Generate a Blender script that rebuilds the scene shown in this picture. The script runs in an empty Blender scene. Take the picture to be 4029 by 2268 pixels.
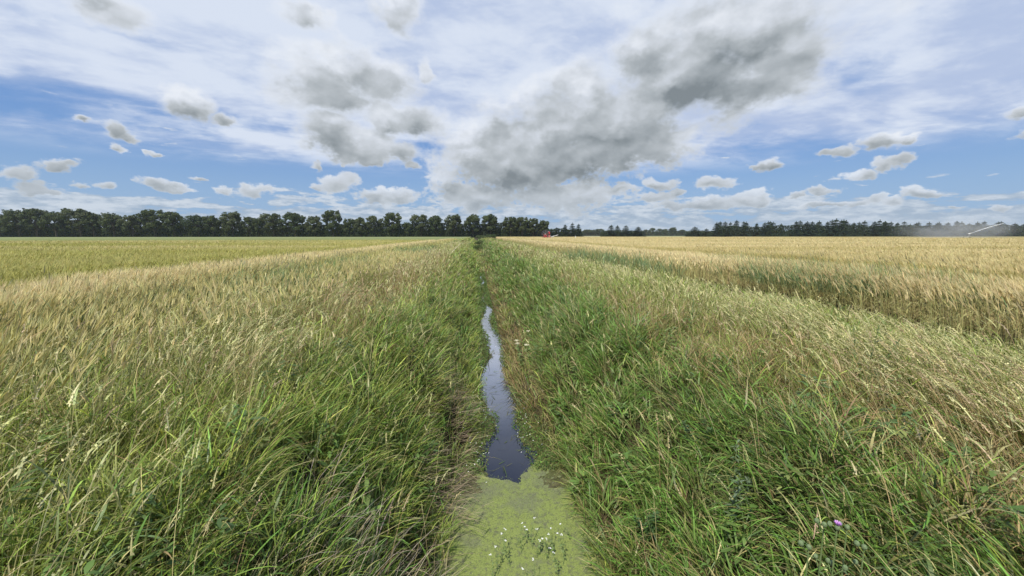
import bpy, bmesh, math, random
import numpy as np
C = bpy.context.scene.collection
R = math.radians
random.seed(7); rng = np.random.default_rng(7)
PI = math.pi

# ---------------------------------------------------------------- camera
cam_d = bpy.data.cameras.new('camera'); cam = bpy.data.objects.new('camera', cam_d); C.objects.link(cam)
cam_d.sensor_width = 36; cam_d.lens = 13.0; cam_d.clip_start = 0.05; cam_d.clip_end = 20000
cam.location = (0, 0, 1.62)
cam.rotation_euler = (R(90 - 8.13), 0, -R(5.54))
bpy.context.scene.camera = cam

# ---------------------------------------------------------------- view
vs = bpy.context.scene.view_settings
vs.view_transform = 'Standard'; vs.look = 'None'; vs.gamma = 1; vs.exposure = 0.0
SUN_EL, SUN_AZ = 57, 215       # azimuth clockwise from +Y (the ditch direction)

# ---------------------------------------------------------------- node helper
class V:
    nt = None
    def __init__(s, sock): s.s = sock
    @staticmethod
    def m(op, *a, clamp=False):
        n = V.nt.nodes.new('ShaderNodeMath'); n.operation = op; n.use_clamp = clamp
        for i, x in enumerate(a):
            if isinstance(x, V): V.nt.links.new(x.s, n.inputs[i])
            else: n.inputs[i].default_value = x
        return V(n.outputs[0])
    def __add__(s, o): return V.m('ADD', s, o)
    def __radd__(s, o): return V.m('ADD', o, s)
    def __sub__(s, o): return V.m('SUBTRACT', s, o)
    def __rsub__(s, o): return V.m('SUBTRACT', o, s)
    def __mul__(s, o): return V.m('MULTIPLY', s, o)
    def __rmul__(s, o): return V.m('MULTIPLY', o, s)
    def __truediv__(s, o): return V.m('DIVIDE', s, o)
    def __rtruediv__(s, o): return V.m('DIVIDE', o, s)
def vmax(a, b): return V.m('MAXIMUM', a, b)
def vmin(a, b): return V.m('MINIMUM', a, b)
def sstep(x, a, b, lo=0.0, hi=1.0, kind='SMOOTHSTEP'):
    n = V.nt.nodes.new('ShaderNodeMapRange'); n.interpolation_type = kind
    for k, v in zip((0, 1, 2, 3, 4), (x, a, b, lo, hi)):
        if isinstance(v, V): V.nt.links.new(v.s, n.inputs[k])
        else: n.inputs[k].default_value = v
    return V(n.outputs[0])
def vec(x, y, z=0.0):
    n = V.nt.nodes.new('ShaderNodeCombineXYZ')
    for i, v in enumerate((x, y, z)):
        if isinstance(v, V): V.nt.links.new(v.s, n.inputs[i])
        else: n.inputs[i].default_value = v
    return V(n.outputs[0])
def vm(op, a, b=None, out=0, scale=None):
    n = V.nt.nodes.new('ShaderNodeVectorMath'); n.operation = op
    for i, v in enumerate((a, b)):
        if isinstance(v, V): V.nt.links.new(v.s, n.inputs[i])
        elif v is not None: n.inputs[i].default_value = v
    if scale is not None: n.inputs['Scale'].default_value = scale
    return V(n.outputs[out])
def noise(p, scale, detail=4, rough=.5, dist=0, col=False, lac=2.0):
    n = V.nt.nodes.new('ShaderNodeTexNoise')
    V.nt.links.new(p.s, n.inputs['Vector'])
    n.inputs['Scale'].default_value = scale; n.inputs['Detail'].default_value = detail
    n.inputs['Roughness'].default_value = rough; n.inputs['Distortion'].default_value = dist
    n.inputs['Lacunarity'].default_value = lac
    return V(n.outputs['Color' if col else 'Fac'])
def mixc(f, a, b, blend='MIX'):
    n = V.nt.nodes.new('ShaderNodeMix'); n.data_type = 'RGBA'; n.blend_type = blend
    for k, v in ((0, f), (6, a), (7, b)):
        if isinstance(v, V): V.nt.links.new(v.s, n.inputs[k])
        elif k == 0: n.inputs[k].default_value = v
        else: n.inputs[k].default_value = (*v, 1)
    return V(n.outputs[2])
def sep(v):
    n = V.nt.nodes.new('ShaderNodeSeparateXYZ'); V.nt.links.new(v.s, n.inputs[0])
    return [V(o) for o in n.outputs]
def lin(r, g, b):
    f = lambda c: ((c/255+.055)/1.055)**2.4 if c > 10 else c/255/12.92
    return (f(r), f(g), f(b))

# ---------------------------------------------------------------- sky: clear blue, a high thin sheet and cumulus, all as directions of the world
# az, el, radius in az, radius in el (degrees), weight of its grey base
CLOUDS=[(34.5,24.4,10.8,4.2,0.90),(39.3,21.1,5.9,3.5,0.75),(30.9,19.8,9.4,3.9,1.15),(34.7,17.5,7.5,2.6,1.15),(24.8,23.7,5.6,3.8,0.60),(17.7,16.6,12.1,4.5,0.85),(21.1,13.3,9.2,3.1,1.05),(12.1,14.8,8.6,4.7,0.80),(5.1,11.1,10.5,4.9,0.80),(8.6,8.9,11.7,3.1,0.90),(3.3,13.3,3.5,4.8,0.50),(-0.3,6.0,6.5,2.0,0.70),(12.2,6.0,10.0,2.0,0.60),(16.8,10.9,7.4,3.2,0.90),(14.8,21.1,5.0,2.8,0.35),(-20.1,18.9,5.1,2.6,0.75),(-15.7,20.9,4.5,2.6,0.55),(-12.7,19.9,5.7,3.2,0.60),(-17.9,17.5,4.4,2.1,0.80),(-19.6,13.5,3.8,2.4,0.50),(-16.2,12.6,5.6,2.2,0.70),(-10.4,12.0,3.8,1.7,0.75),(-7.5,16.0,4.4,2.5,0.75),(-11.9,16.2,4.2,2.2,0.60),(-14.3,10.5,2.1,0.8,0.40),(-8.9,10.2,1.7,0.6,0.40),(-34.1,14.6,2.4,1.7,0.70),(-31.0,13.5,1.3,0.8,0.40),(-40.2,10.3,1.5,1.0,0.70),(-39.0,9.9,1.3,0.6,0.55),(-42.4,11.1,0.7,0.4,0.30),(-40.0,8.4,0.9,0.5,0.30),(-37.5,8.6,0.6,0.4,0.30),(-43.5,6.1,1.9,0.8,0.60),(-46.8,5.1,1.9,0.9,0.75),(-37.3,5.7,1.6,0.7,0.50),(-34.1,6.8,1.0,0.4,0.30),(-42.9,4.6,0.9,0.5,0.35),(-41.1,4.6,0.9,0.6,0.30),(-28.6,5.5,2.3,0.9,0.40),(-31.8,5.4,1.2,0.6,0.25),(-36.3,5.4,1.2,0.4,0.40),(-21.4,9.2,0.9,0.8,0.30),(-18.1,9.8,0.4,0.3,0.20),(-18.6,7.4,3.6,1.3,0.55),(-21.4,6.9,1.4,0.6,0.30),(-11.3,5.5,3.3,1.1,0.50),(-14.5,5.1,2.7,0.9,0.30),(21.4,6.4,3.3,0.7,0.30),(26.2,7.2,2.3,1.0,0.40),(25.8,5.2,3.2,0.8,0.40),(28.4,5.8,1.0,0.8,0.30),(33.4,6.9,2.8,0.9,0.50),(37.4,5.0,2.4,1.0,0.45),(39.1,4.6,1.3,0.9,0.40),(32.9,4.2,4.3,0.8,0.15),(30.0,3.8,4.5,0.6,0.20),(39.0,8.8,1.7,0.8,0.40),(37.9,8.6,1.3,0.4,0.30),(45.5,9.1,1.9,0.6,0.40),(49.2,9.7,2.1,0.9,0.60),(51.4,9.7,1.3,0.6,0.25),(47.7,7.0,1.9,0.6,0.35),(50.0,7.5,1.2,0.8,0.45),(51.3,7.8,1.2,1.0,0.45),(44.3,5.5,1.5,0.5,0.30),(42.6,5.4,1.0,0.3,0.20),(52.8,4.3,1.3,0.6,0.40),(49.1,4.0,1.3,0.6,0.35),(47.4,3.6,1.3,0.4,0.25),(50.9,3.4,1.2,0.4,0.20),(57.8,10.7,1.5,0.8,0.70),(59.1,8.6,1.2,0.7,0.50),(57.5,2.6,1.0,0.3,0.50),(55.0,2.8,0.8,0.2,0.30),(45.3,3.8,2.1,0.4,0.30),(-45.6,4.2,2.1,0.6,0.40),(-38.6,21.1,2.9,1.5,0.55),(-40.1,22.1,2.5,1.3,0.50),(-21.4,25.6,3.1,1.7,0.60),(-10.2,27.7,3.1,2.3,0.50),(-7.3,21.7,1.1,1.4,0.30)]
w = bpy.data.worlds.new('World'); bpy.context.scene.world = w; w.use_nodes = True
nt = w.node_tree; nt.nodes.clear(); V.nt = nt
tc = nt.nodes.new('ShaderNodeTexCoord'); D = V(tc.outputs['Generated'])
dx, dy, dz = sep(D)
az = V.m('ARCTAN2', dx, dy) * 57.2958
el = V.m('ARCSINE', dz) * 57.2958
sky = nt.nodes.new('ShaderNodeTexSky'); sky.sky_type = 'NISHITA'; sky.sun_disc = False
sky.sun_elevation = R(SUN_EL); sky.sun_rotation = R(SUN_AZ); sky.air_density = 1.0; sky.dust_density = 1.2; sky.ozone_density = 2.2
base = vm('SCALE', V(sky.outputs[0]), scale=0.10)
base = mixc(.55, base, lin(104, 156, 228))
base = mixc(sstep(el, 0, 13, .80, 0.0), base, lin(158, 188, 218))
# domain warp
P = vec(az, el * 1.35)
wn = noise(P, .16, 5, .6, col=True); wn2 = vm('SUBTRACT', wn, (.5, .5, .5))
wx, wy, _ = sep(wn2)
Q = vec(az + wx * 7.0, el + wy * 4.2)
n1 = noise(vec(az, el * 1.6, 3.3), .22, 5, .50)
n3 = noise(vec(az, el * 1.5, 9.1), .62, 6, .60)
# billows: domes of cloud, brighter on their upper side
def billow(da, de, sc_, det):
    n = nt.nodes.new('ShaderNodeTexVoronoi'); n.voronoi_dimensions = '2D'; n.feature = 'SMOOTH_F1'; n.inputs['Scale'].default_value = sc_
    n.inputs['Detail'].default_value = det; n.inputs['Roughness'].default_value = .45; n.inputs['Smoothness'].default_value = .75
    nt.links.new(vec(az + wx * 9 + da, (el + wy * 6 + de) * 1.55, 4.4).s, n.inputs['Vector']); return V(n.outputs['Distance'])
b0 = billow(0, 0, .14, 1.0); bu = billow(-1.0, 1.8, .14, 1.0)
relief = (b0 - bu) * .70
n3r = noise(vec(az, el * 1.5, 9.1), .55, 2, .5); n3u = noise(vec(az - .5, (el + .8) * 1.5, 9.1), .55, 2, .5)
relief = relief + (n3u - n3r) * .35
n4 = noise(vec(az, el * 1.3, 6.6), 1.7, 4, .6)
near = None; thick = None
for a, e, ra, re, wt in CLOUDS:
    wt = max(wt, .72) if e < 16 else wt * .9; k_ = 1.27 if ra > 5 and e > 4 and wt > .55 else 1.0; ra, re = ra * k_, re * k_
    n = nt.nodes.new('ShaderNodeVectorMath'); n.operation = 'MULTIPLY_ADD'
    nt.links.new(Q.s, n.inputs[0]); n.inputs[1].default_value = (1/ra, 1/re, 0); n.inputs[2].default_value = (-a/ra, -e/re, 0)
    d = V(n.outputs[0])
    ln = vm('LENGTH', d, out=1)
    t = V.m('MULTIPLY_ADD', vm('DISTANCE', d, (0, -.55, 0), out=1), -wt, (1.30 if ra > 5 else 1.42) * wt)
    near = ln if near is None else V.m('SMOOTH_MIN', near, ln, .15)
    thick = t if thick is None else V.m('SMOOTH_MAX', thick, t, .45)
dens = 1.16 - near
cov = dens + (n1 - .5) * .8 + (n3 - .5) * sstep(el, 4, 18, 1.25, .5) + (.44 - b0) * .6 + (n4 - .5) * sstep(el, 6, 16, .75, .1)
cmask = sstep(cov, sstep(el, 8, 16, -.04, -.22), sstep(el, 3, 24, .40, .62))
shade = thick * 1.05 + (n1 - .5) * .45 + (n3 - .5) * .22 + relief * 1.0
shade = sstep(shade, -.12, 1.50, kind='LINEAR')
shade = shade * sstep(cov, -.05, .60, sstep(el, 6, 16, .62, .28), 1.06)
rc = nt.nodes.new('ShaderNodeValToRGB'); nt.links.new(shade.s, rc.inputs[0])
cr = rc.color_ramp; cr.elements[0].position = 0; cr.elements[0].color = (*lin(238, 242, 248), 1)
cr.elements[1].position = 1; cr.elements[1].color = (*lin(130, 139, 145), 1)
for p_, c_ in ((.26, (210, 216, 224)), (.52, (182, 189, 195)), (.78, (156, 164, 170))):
    k = cr.elements.new(p_); k.color = (*lin(*c_), 1)
ccol = V(rc.outputs[0])
ccol = mixc(sstep(el, 1, 9, .50, 0), ccol, lin(190, 203, 218))
# the high sheet: a flat layer seen in perspective
inv = V.m('DIVIDE', 1.0, vmax(dz, .03) + .10)
px_, py_ = dx * inv, dy * inv
ca, sa = math.cos(R(28)), math.sin(R(28))
S1 = vec((px_ * ca + py_ * sa) * .55, (py_ * ca - px_ * sa) * 1.35, 1.7)
s1 = noise(S1, 1.0, 6, .55, .35)
s2 = noise(vec(px_ * 1.0, py_ * 1.3, 5.0), 2.2, 6, .60, .2)
s3 = noise(vec(az * .5, el * 2.4, 2.2), .09, 4, .5)
sh = s1 * .50 + s2 * .42 + s3 * .35
lo = sstep(el, 9, 15, .48, .26, 'LINEAR')
hole = None
for a, e, ra, re in ((-33, 13.6, 20, 1.6), (-20, 13.5, 7, 1.8), (-47, 12, 20, 1.4), (47, 17, 5, 3), (24, 28, 4, 2), (-8, 12, 7, 2.0), (-40, 19.5, 9, 1.0)):
    ln = vm('LENGTH', vm('MULTIPLY', vm('SUBTRACT', Q, (a, e, 0)), (1/ra, 1/re, 0)), out=1)
    h = sstep(ln, .2, 1.3, 1, 0); hole = h if hole is None else vmax(hole, h)
smask = sstep(sh + sstep(az, 38, 60, 0, .09) - hole * .17 - sstep(el, 29, 40, 0, .42), lo, lo + .34, 0, 1) * sstep(el, 7.5, 11)
scol = mixc(sstep(s2 + s1, .85, 1.15), lin(184, 199, 228), lin(220, 229, 244))
# far cumulus bank low over the horizon, flat-based rows
B1 = vec(az * .42, el * 1.9, 7.7)
b1 = noise(B1, .33, 8, .6, .3); b2 = noise(vec(az * .9, el * 3.0, 1.2), .5, 6, .6)
bb = b1 * .7 + b2 * .3
bth = sstep(el, .5, 7.0, .28, .62, 'LINEAR')
bmask = sstep(bb, bth, bth + .07)
bcol = mixc(sstep(b2 * .6 + b1 * .4, .42, .62), lin(164, 180, 198), lin(216, 223, 231))
bcol = mixc(sstep(el, 0, 3.5, .5, 0), bcol, lin(180, 194, 210))
col = mixc(smask * .95, base, scol)
col = mixc(bmask * .80, col, bcol)
col = mixc(cmask * sstep(shade, 0, .5, .82, 1), col, ccol)
bg = nt.nodes.new('ShaderNodeBackground'); nt.links.new(col.s, bg.inputs['Color']); bg.inputs['Strength'].default_value = 1.0
wo = nt.nodes.new('ShaderNodeOutputWorld'); nt.links.new(bg.outputs[0], wo.inputs[0])
w.cycles.sampling_method = 'MANUAL'; w.cycles.sample_map_resolution = 512

# ---------------------------------------------------------------- sun
sl = bpy.data.lights.new('sun', 'SUN'); sl.energy = 4.7; sl.angle = R(1.0); sl.color = (1, .95, .87)
so = bpy.data.objects.new('sun', sl); C.objects.link(so)
so.rotation_euler = (R(90 - SUN_EL), 0, R(180 - SUN_AZ))
bpy.context.scene.cycles.max_bounces = 6
bpy.context.scene.cycles.transparent_max_bounces = 8
bpy.context.scene.cycles.volume_bounces = 1

# ---------------------------------------------------------------- materials
def newmat(name):
    m = bpy.data.materials.new(name); m.use_nodes = True
    V.nt = m.node_tree; m.node_tree.nodes.clear()
    return m
def out(sh, disp=None):
    o = V.nt.nodes.new('ShaderNodeOutputMaterial'); V.nt.links.new(sh.outputs[0], o.inputs[0])
def principled(col, rough=.7, spec=.3, metal=0, bump=None, bd=.02, bs=1.0):
    p = V.nt.nodes.new('ShaderNodeBsdfPrincipled')
    if isinstance(col, V): V.nt.links.new(col.s, p.inputs['Base Color'])
    else: p.inputs['Base Color'].default_value = (*col, 1)
    if isinstance(rough, V): V.nt.links.new(rough.s, p.inputs['Roughness'])
    else: p.inputs['Roughness'].default_value = rough
    p.inputs['Specular IOR Level'].default_value = spec; p.inputs['Metallic'].default_value = metal
    if bump is not None:
        b = V.nt.nodes.new('ShaderNodeBump'); b.inputs['Distance'].default_value = bd; b.inputs['Strength'].default_value = bs
        V.nt.links.new(bump.s, b.inputs['Height']); V.nt.links.new(b.outputs[0], p.inputs['Normal'])
    return p
def objco():
    t = V.nt.nodes.new('ShaderNodeTexCoord'); return V(t.outputs['Object'])
def attr(n='col'):
    a = V.nt.nodes.new('ShaderNodeAttribute'); a.attribute_name = n; return V(a.outputs['Color'])

def leafy(name, trans=.20, rough=.45, spec=.28):
    m = newmat(name); c = attr()
    p = principled(c, rough, spec)
    t = V.nt.nodes.new('ShaderNodeBsdfTranslucent')
    tcn = mixc(1.0, c, (1.25, 1.25, .7), 'MULTIPLY'); V.nt.links.new(tcn.s, t.inputs[0])
    mx = V.nt.nodes.new('ShaderNodeMixShader'); mx.inputs[0].default_value = trans
    V.nt.links.new(p.outputs[0], mx.inputs[1]); V.nt.links.new(t.outputs[0], mx.inputs[2]); out(mx)
    return m
M_GRASS = leafy('grass_blades'); M_STRAW = leafy('ripe_barley', .22, .6, .2)
M_LEAF = leafy('tree_leaves', .12, .65, .15)
M_NEEDLE = leafy('conifer_needles', .08, .7, .12)
def flat(name, c, rough=.7, spec=.3, metal=0, nz=0, sc=3, c2=None):
    m = newmat(name)
    if c2 is not None:
        col = mixc(sstep(noise(objco(), sc, 6, .6), .35, .65), c, c2)
    else: col = c
    out(principled(col, rough, spec, metal, bump=noise(objco(), sc * 4, 5) if nz else None, bd=nz)); return m
M_BARK = flat('bark', (.07, .06, .045), .9, .1, nz=.02, sc=4, c2=(.12, .10, .08))
M_RED = flat('red_machine_paint', (.50, .03, .03), .45, .4, sc=2, c2=(.62, .07, .06))
M_PINK = flat('faded_red_paint', (.62, .22, .18), .5, .4)
M_PIPE = flat('black_hose', (.03, .032, .035), .5, .4, nz=.01, sc=3, c2=(.06, .06, .065))
M_STEEL = flat('galvanised_steel', (.42, .43, .43), .5, .5, .6, sc=5, c2=(.55, .55, .54))
M_RUBBER = flat('tyre_rubber', (.02, .02, .02), .85, .2)
M_WHITE = flat('white_plastic', (.75, .75, .72), .5, .4)
M_WOODP = flat('bleached_wood', (.75, .68, .48), .7, .2, sc=12, c2=(.62, .54, .36))
M_PETAL = flat('white_petals', (.85, .85, .80), .6, .2)
M_CREAM = flat('cream_petals', (.75, .70, .48), .7, .2)
M_PURPLE = flat('purple_florets', (.55, .28, .62), .7, .2, sc=300, c2=(.70, .42, .76))
M_BUD = flat('thistle_bud_green', (.13, .19, .08), .85, .1, sc=200, c2=(.20, .25, .13))
M_STEM = flat('green_stem', (.13, .20, .06), .7, .2, sc=30, c2=(.20, .25, .10))
M_DRY = flat('dry_stem', (.55, .46, .30), .8, .2, sc=30, c2=(.42, .34, .22))

# ground: soil and dead thatch
M_SOIL = newmat('soil_and_thatch'); o = objco()
n = noise(o, 1.2, 8, .65); n2_ = noise(o, 9, 6, .7)
c = mixc(sstep(n, .35, .65), (.035, .028, .016), (.060, .052, .026))
c = mixc(sstep(n2_, .5, .7, 0, .5), c, (.14, .12, .06))
out(principled(c, .95, .1, bump=n2_, bd=.04))

# ---------------------------------------------------------------- mesh helper for many strips
class MB:
    def __init__(s): s.v = []; s.q = []; s.c = []; s.n = 0
    def add(s, v, q, c):
        v = np.asarray(v, np.float32).reshape(-1, 3); c = np.asarray(c, np.float32).reshape(-1, 3)
        s.v.append(v); s.q.append(np.asarray(q, np.int64).reshape(-1, 4) + s.n); s.c.append(c); s.n += len(v)
    def strips(s, pts, wid, side, col):
        """pts (n,k,3)  wid (n,k)  side (n,3) or (n,k,3)  col (n,3) or (n,k,3)"""
        n, k, _ = pts.shape
        if n == 0: return
        if side.ndim == 2: side = np.repeat(side[:, None, :], k, 1)
        if col.ndim == 2: col = np.repeat(col[:, None, :], k, 1)
        a = pts - side * wid[..., None] * .5; b = pts + side * wid[..., None] * .5
        v = np.stack([a, b], 2).reshape(n, 2 * k, 3)
        cc = np.stack([col, col], 2).reshape(n, 2 * k, 3)
        i = np.arange(k - 1) * 2
        q = np.stack([i, i + 1, i + 3, i + 2], 1)
        Q = (np.arange(n) * 2 * k)[:, None, None] + q[None]
        s.add(v, Q, cc)
    def quads(s, cen, u, v, col):
        n = len(cen)
        if n == 0: return
        P = np.stack([cen - u, cen + v * .9, cen + u, cen - v * .9], 1)
        s.add(P, np.arange(n * 4).reshape(n, 4), np.repeat(np.clip(col, 0, 1)[:, None, :], 4, 1))
    def build(s, name, m, parent=None):
        v = np.concatenate(s.v); q = np.concatenate(s.q).astype(np.int32); c = np.concatenate(s.c)
        me = bpy.data.meshes.new(name)
        me.vertices.add(len(v)); me.vertices.foreach_set('co', v.ravel())
        me.loops.add(q.size); me.loops.foreach_set('vertex_index', q.ravel())
        me.polygons.add(len(q)); me.polygons.foreach_set('loop_start', np.arange(0, q.size, 4, dtype=np.int32))
        a = me.attributes.new('col', 'FLOAT_COLOR', 'POINT')
        a.data.foreach_set('color', np.concatenate([c, np.ones((len(c), 1), np.float32)], 1).ravel())
        me.materials.append(m); me.update()
        ob = bpy.data.objects.new(name, me); C.objects.link(ob)
        if parent: ob.parent = parent
        return ob
def tag(o, label=None, cat=None, group=None, kind=None):
    if label: o['label'] = label
    if cat: o['category'] = cat
    if group: o['group'] = group
    if kind: o['kind'] = kind
    return o
def empty(name, loc, rz=0, **k):
    o = bpy.data.objects.new(name, None); o.location = loc; o.rotation_euler = (0, 0, rz); C.objects.link(o); return tag(o, **k)

# value noise for numpy
_T = rng.random((64, 256, 256)).astype(np.float32)
def vnoise(x, y, s, k=0):
    x = np.asarray(x) / s; y = np.asarray(y) / s
    xi = np.floor(x).astype(int); yi = np.floor(y).astype(int); fx = x - xi; fy = y - yi
    fx = fx * fx * (3 - 2 * fx); fy = fy * fy * (3 - 2 * fy); T = _T[k % 64]
    g = lambda i, j: T[(xi + i) & 255, (yi + j) & 255]
    return (g(0, 0) * (1 - fx) + g(1, 0) * fx) * (1 - fy) + (g(0, 1) * (1 - fx) + g(1, 1) * fx) * fy
def fbm(x, y, s, k=0, o=4):
    r = 0; a = .5
    for i in range(o): r = r + a * vnoise(x, y, s / 2 ** i, k + i * 7); a *= .5
    return r / (1 - .5 ** o)
def ss(x, a, b):
    t = np.clip((np.asarray(x, float) - a) / (b - a), 0, 1); return t * t * (3 - 2 * t)

# ---------------------------------------------------------------- terrain
WZ = -1.10                     # water level
def xl(y): return -.25 - .05 * (1 - ss(y, 3.4, 4.2)) + .16 * (vnoise(y, 0 * y, .55, 5) - .5) * ss(y, 3.6, 5) + .10 * (vnoise(y, 0 * y, 1.6, 3) - .5) * ss(y, 2, 5) + .22 * ss(y, 3.8, 5.2) + .0 * y
def xr(y): return .92 + .08 * (1 - ss(y, 3.4, 4.2)) + .18 * (vnoise(y, 0 * y, .6, 6) - .5) * ss(y, 3, 5) + .14 * (vnoise(y, 0 * y, 1.9, 4) - .5) - .16 * ss(y, 4.2, 5.5)
def gz(x, y):
    x = np.asarray(x, float); y = np.asarray(y, float)
    L, Rr = xl(y), xr(y)
    zl = -1.14 + 1.14 * ss(L - x, -.05, 1.20 + .5 * ss(y, 6, 16)) ** .85
    zr = -1.14 + 1.14 * ss(x - Rr, -.05, 1.45) ** .85
    z = np.where(x < .33, zl, zr)
    mid = (x > L) & (x < Rr)
    z = np.where(mid, -1.14 - .25 * np.sin(np.clip((x - L) / np.maximum(Rr - L, .1), 0, 1) * PI), z)
    z = z + (fbm(x, y, 1.1, 20, 3) - .5) * .10 * (~mid)
    end = ss(y, 168, 176)
    return z * (1 - end)
def grid(xs, ys, zf, name, m):
    X, Y = np.meshgrid(xs, ys, indexing='ij'); Z = zf(X, Y)
    nx, ny = X.shape; v = np.stack([X, Y, Z], -1).reshape(-1, 3)
    i = (np.arange(nx - 1)[:, None] * ny + np.arange(ny - 1)[None]).ravel()
    q = np.stack([i, i + ny, i + ny + 1, i + 1], 1)
    b = MB(); b.add(v, q, np.zeros((len(v), 3)))
    ob = b.build(name, m); ob.data.polygons.foreach_set('use_smooth', np.ones(len(q), bool)); return ob
def prog(a, step, grow, end):
    r = [a]
    while abs(r[-1]) < abs(end) or (r[-1] - end) * (a - end) > 0:
        if (end - a > 0 and r[-1] >= end) or (end - a < 0 and r[-1] <= end): break
        r.append(r[-1] + step); step *= grow
    return r
xs = sorted(set(prog(-6, -.3, 1.18, -6000) + list(np.arange(-5.9, 8, .1)) + prog(8, .3, 1.18, 6000)))
ys = sorted(set(prog(-4.1, -.4, 1.4, -300) + list(np.arange(-4, 24, .16)) + prog(24, .3, 1.035, 190) + prog(200, 10, 1.3, 9000)))
tag(grid(np.array(xs), np.array(ys), gz, 'ground', M_SOIL), kind='structure')

# water
M_WATER = newmat('ditch_water'); o = objco()
wp = principled((.010, .013, .026), .3, .2)
gl = V.nt.nodes.new('ShaderNodeBsdfGlossy'); gl.inputs['Roughness'].default_value = .03; gl.inputs['Color'].default_value = (.92, .94, 1, 1)
bb = V.nt.nodes.new('ShaderNodeBump'); bb.inputs['Distance'].default_value = .0007; bb.inputs['Strength'].default_value = .7
V.nt.links.new(noise(vec(*[c_ * k_ for c_, k_ in zip(sep(o), (1, .6, 1))]), 11, 4, .5).s, bb.inputs['Height']); V.nt.links.new(bb.outputs[0], gl.inputs['Normal'])
lw = V.nt.nodes.new('ShaderNodeLayerWeight'); lw.inputs[0].default_value = .5
fr_ = V.nt.nodes.new('ShaderNodeValToRGB'); V.nt.links.new(lw.outputs['Facing'], fr_.inputs[0]); e_ = fr_.color_ramp.elements
e_[0].position = .25; e_[0].color = (.03, .03, .03, 1); e_[1].position = .85; e_[1].color = (.9, .9, .9, 1)
for p_, c_ in ((.42, .045), (.50, .11), (.60, .36), (.70, .66)): q_ = fr_.color_ramp.elements.new(p_); q_.color = (c_, c_, c_, 1)
mx = V.nt.nodes.new('ShaderNodeMixShader'); V.nt.links.new(fr_.outputs[0], mx.inputs[0]); V.nt.links.new(wp.outputs[0], mx.inputs[1]); V.nt.links.new(gl.outputs[0], mx.inputs[2]); out(mx)
b = MB(); b.add([(-1.0, -3.5, WZ), (1.6, -3.5, WZ), (1.6, 172, WZ), (-1.0, 172, WZ)], [(0, 1, 2, 3)], np.zeros((4, 3)))
tag(b.build('water', M_WATER), kind='structure')

# ---------------------------------------------------------------- curves for blades
def curve(base, h, phi, th0, th1, K):
    """bending stems: th0 tilt at the foot, th1 extra tilt at the tip"""
    n = len(h); t = (np.arange(K) + .5) / K
    th = th0[:, None] + th1[:, None] * t[None] ** 1.3
    d = np.stack([np.sin(th) * np.cos(phi)[:, None], np.sin(th) * np.sin(phi)[:, None], np.cos(th)], -1)
    st = d * (h / K)[:, None, None]
    return base[:, None, :] + np.concatenate([np.zeros((n, 1, 3)), np.cumsum(st, 1)], 1), d[:, -1]
def sides(n, phi=None):
    a = rng.random(n) * 2 * PI
    return np.stack([np.cos(a), np.sin(a), np.zeros(n)], -1)
def blades(mb, base, h, wd, phi, th0, th1, col, K=4, tipc=None):
    n = len(h)
    if n == 0: return
    pts, _ = curve(base, h, phi, th0, th1, K)
    t = np.linspace(0, 1, K + 1)
    prof = np.array([.75] + [1.0] * 1 + [0] * (K - 1)); prof = np.interp(t, [0, .3, .65, 1], [.7, 1, .75, .06])
    cc = col[:, None, :] * np.interp(t, [0, .35, 1], [1.0, 1.0, 1.18])[None, :, None]  # tips lightened: a highlight put into the blade colour
    # older leaf bases are duller and browner than the green tips
    brown = np.array([.16, .13, .06]); cc = cc * (1 - .45 * (1 - t)[None, :, None]) + brown * (.45 * (1 - t)[None, :, None])
    mb.strips(pts, wd[:, None] * prof[None], sides(n), cc)
def jit(col, s=.22, n=None):
    n = len(col)
    k = np.exp(rng.normal(0, s, (n, 1))); h = 1 + rng.normal(0, .035, (n, 3))
    return np.clip(col * k * h, .004, .9)
def heads(mb, base, h, phi, th0, th1, col, stemc, size, sc, m=10, droop=.9, spread=.011):
    """flowering grass: thin arching stem with a loose panicle of spikelets along its last part"""
    n = len(h)
    if n == 0: return
    K = 7
    pts, dr = curve(base, h, phi, th0, th1, K)
    mb.strips(pts, np.repeat((.0022 * sc)[:, None], K + 1, 1), sides(n), stemc)
    # panicle axis continues, drooping
    ax, _ = curve(pts[:, -1], size, phi, th0 + th1, np.full(n, droop) * rng.uniform(.5, 1.3, n), 4)
    mb.strips(ax, np.array([.6, 1, .9, .6, .1])[None] * (.0075 * sc)[:, None], sides(n), col)
    t = rng.random((n, m)); i = np.minimum((t * 4).astype(int), 3); f = t * 4 - i
    p = np.take_along_axis(ax, i[..., None], 1) * (1 - f[..., None]) + np.take_along_axis(ax, (i + 1)[..., None], 1) * f[..., None]
    L = (size / 9)[:, None] * rng.uniform(.6, 1.3, (n, m)) * (1.25 - t)
    dd = rng.normal(0, 1, (n, m, 3)) * .8 + dr[:, None, :] * 1.3 + np.array([0, 0, -.2]); dd /= np.linalg.norm(dd, axis=-1, keepdims=True)
    off = rng.normal(0, 1, (n, m, 3)); off /= np.linalg.norm(off, axis=-1, keepdims=True)
    p = p + off * (spread * sc[:, None] * (1.2 - t))[..., None]
    sdv = np.cross(dd, off); sdv /= np.linalg.norm(sdv, axis=-1, keepdims=True) + 1e-6
    cc = np.repeat(col[:, None], m, 1) * np.exp(rng.normal(0, .15, (n, m, 1)))
    mb.quads(p.reshape(-1, 3), (dd * L[..., None] * .5).reshape(-1, 3), (sdv * (.0045 * sc)[:, None, None]).reshape(-1, 3), cc.reshape(-1, 3))

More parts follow.
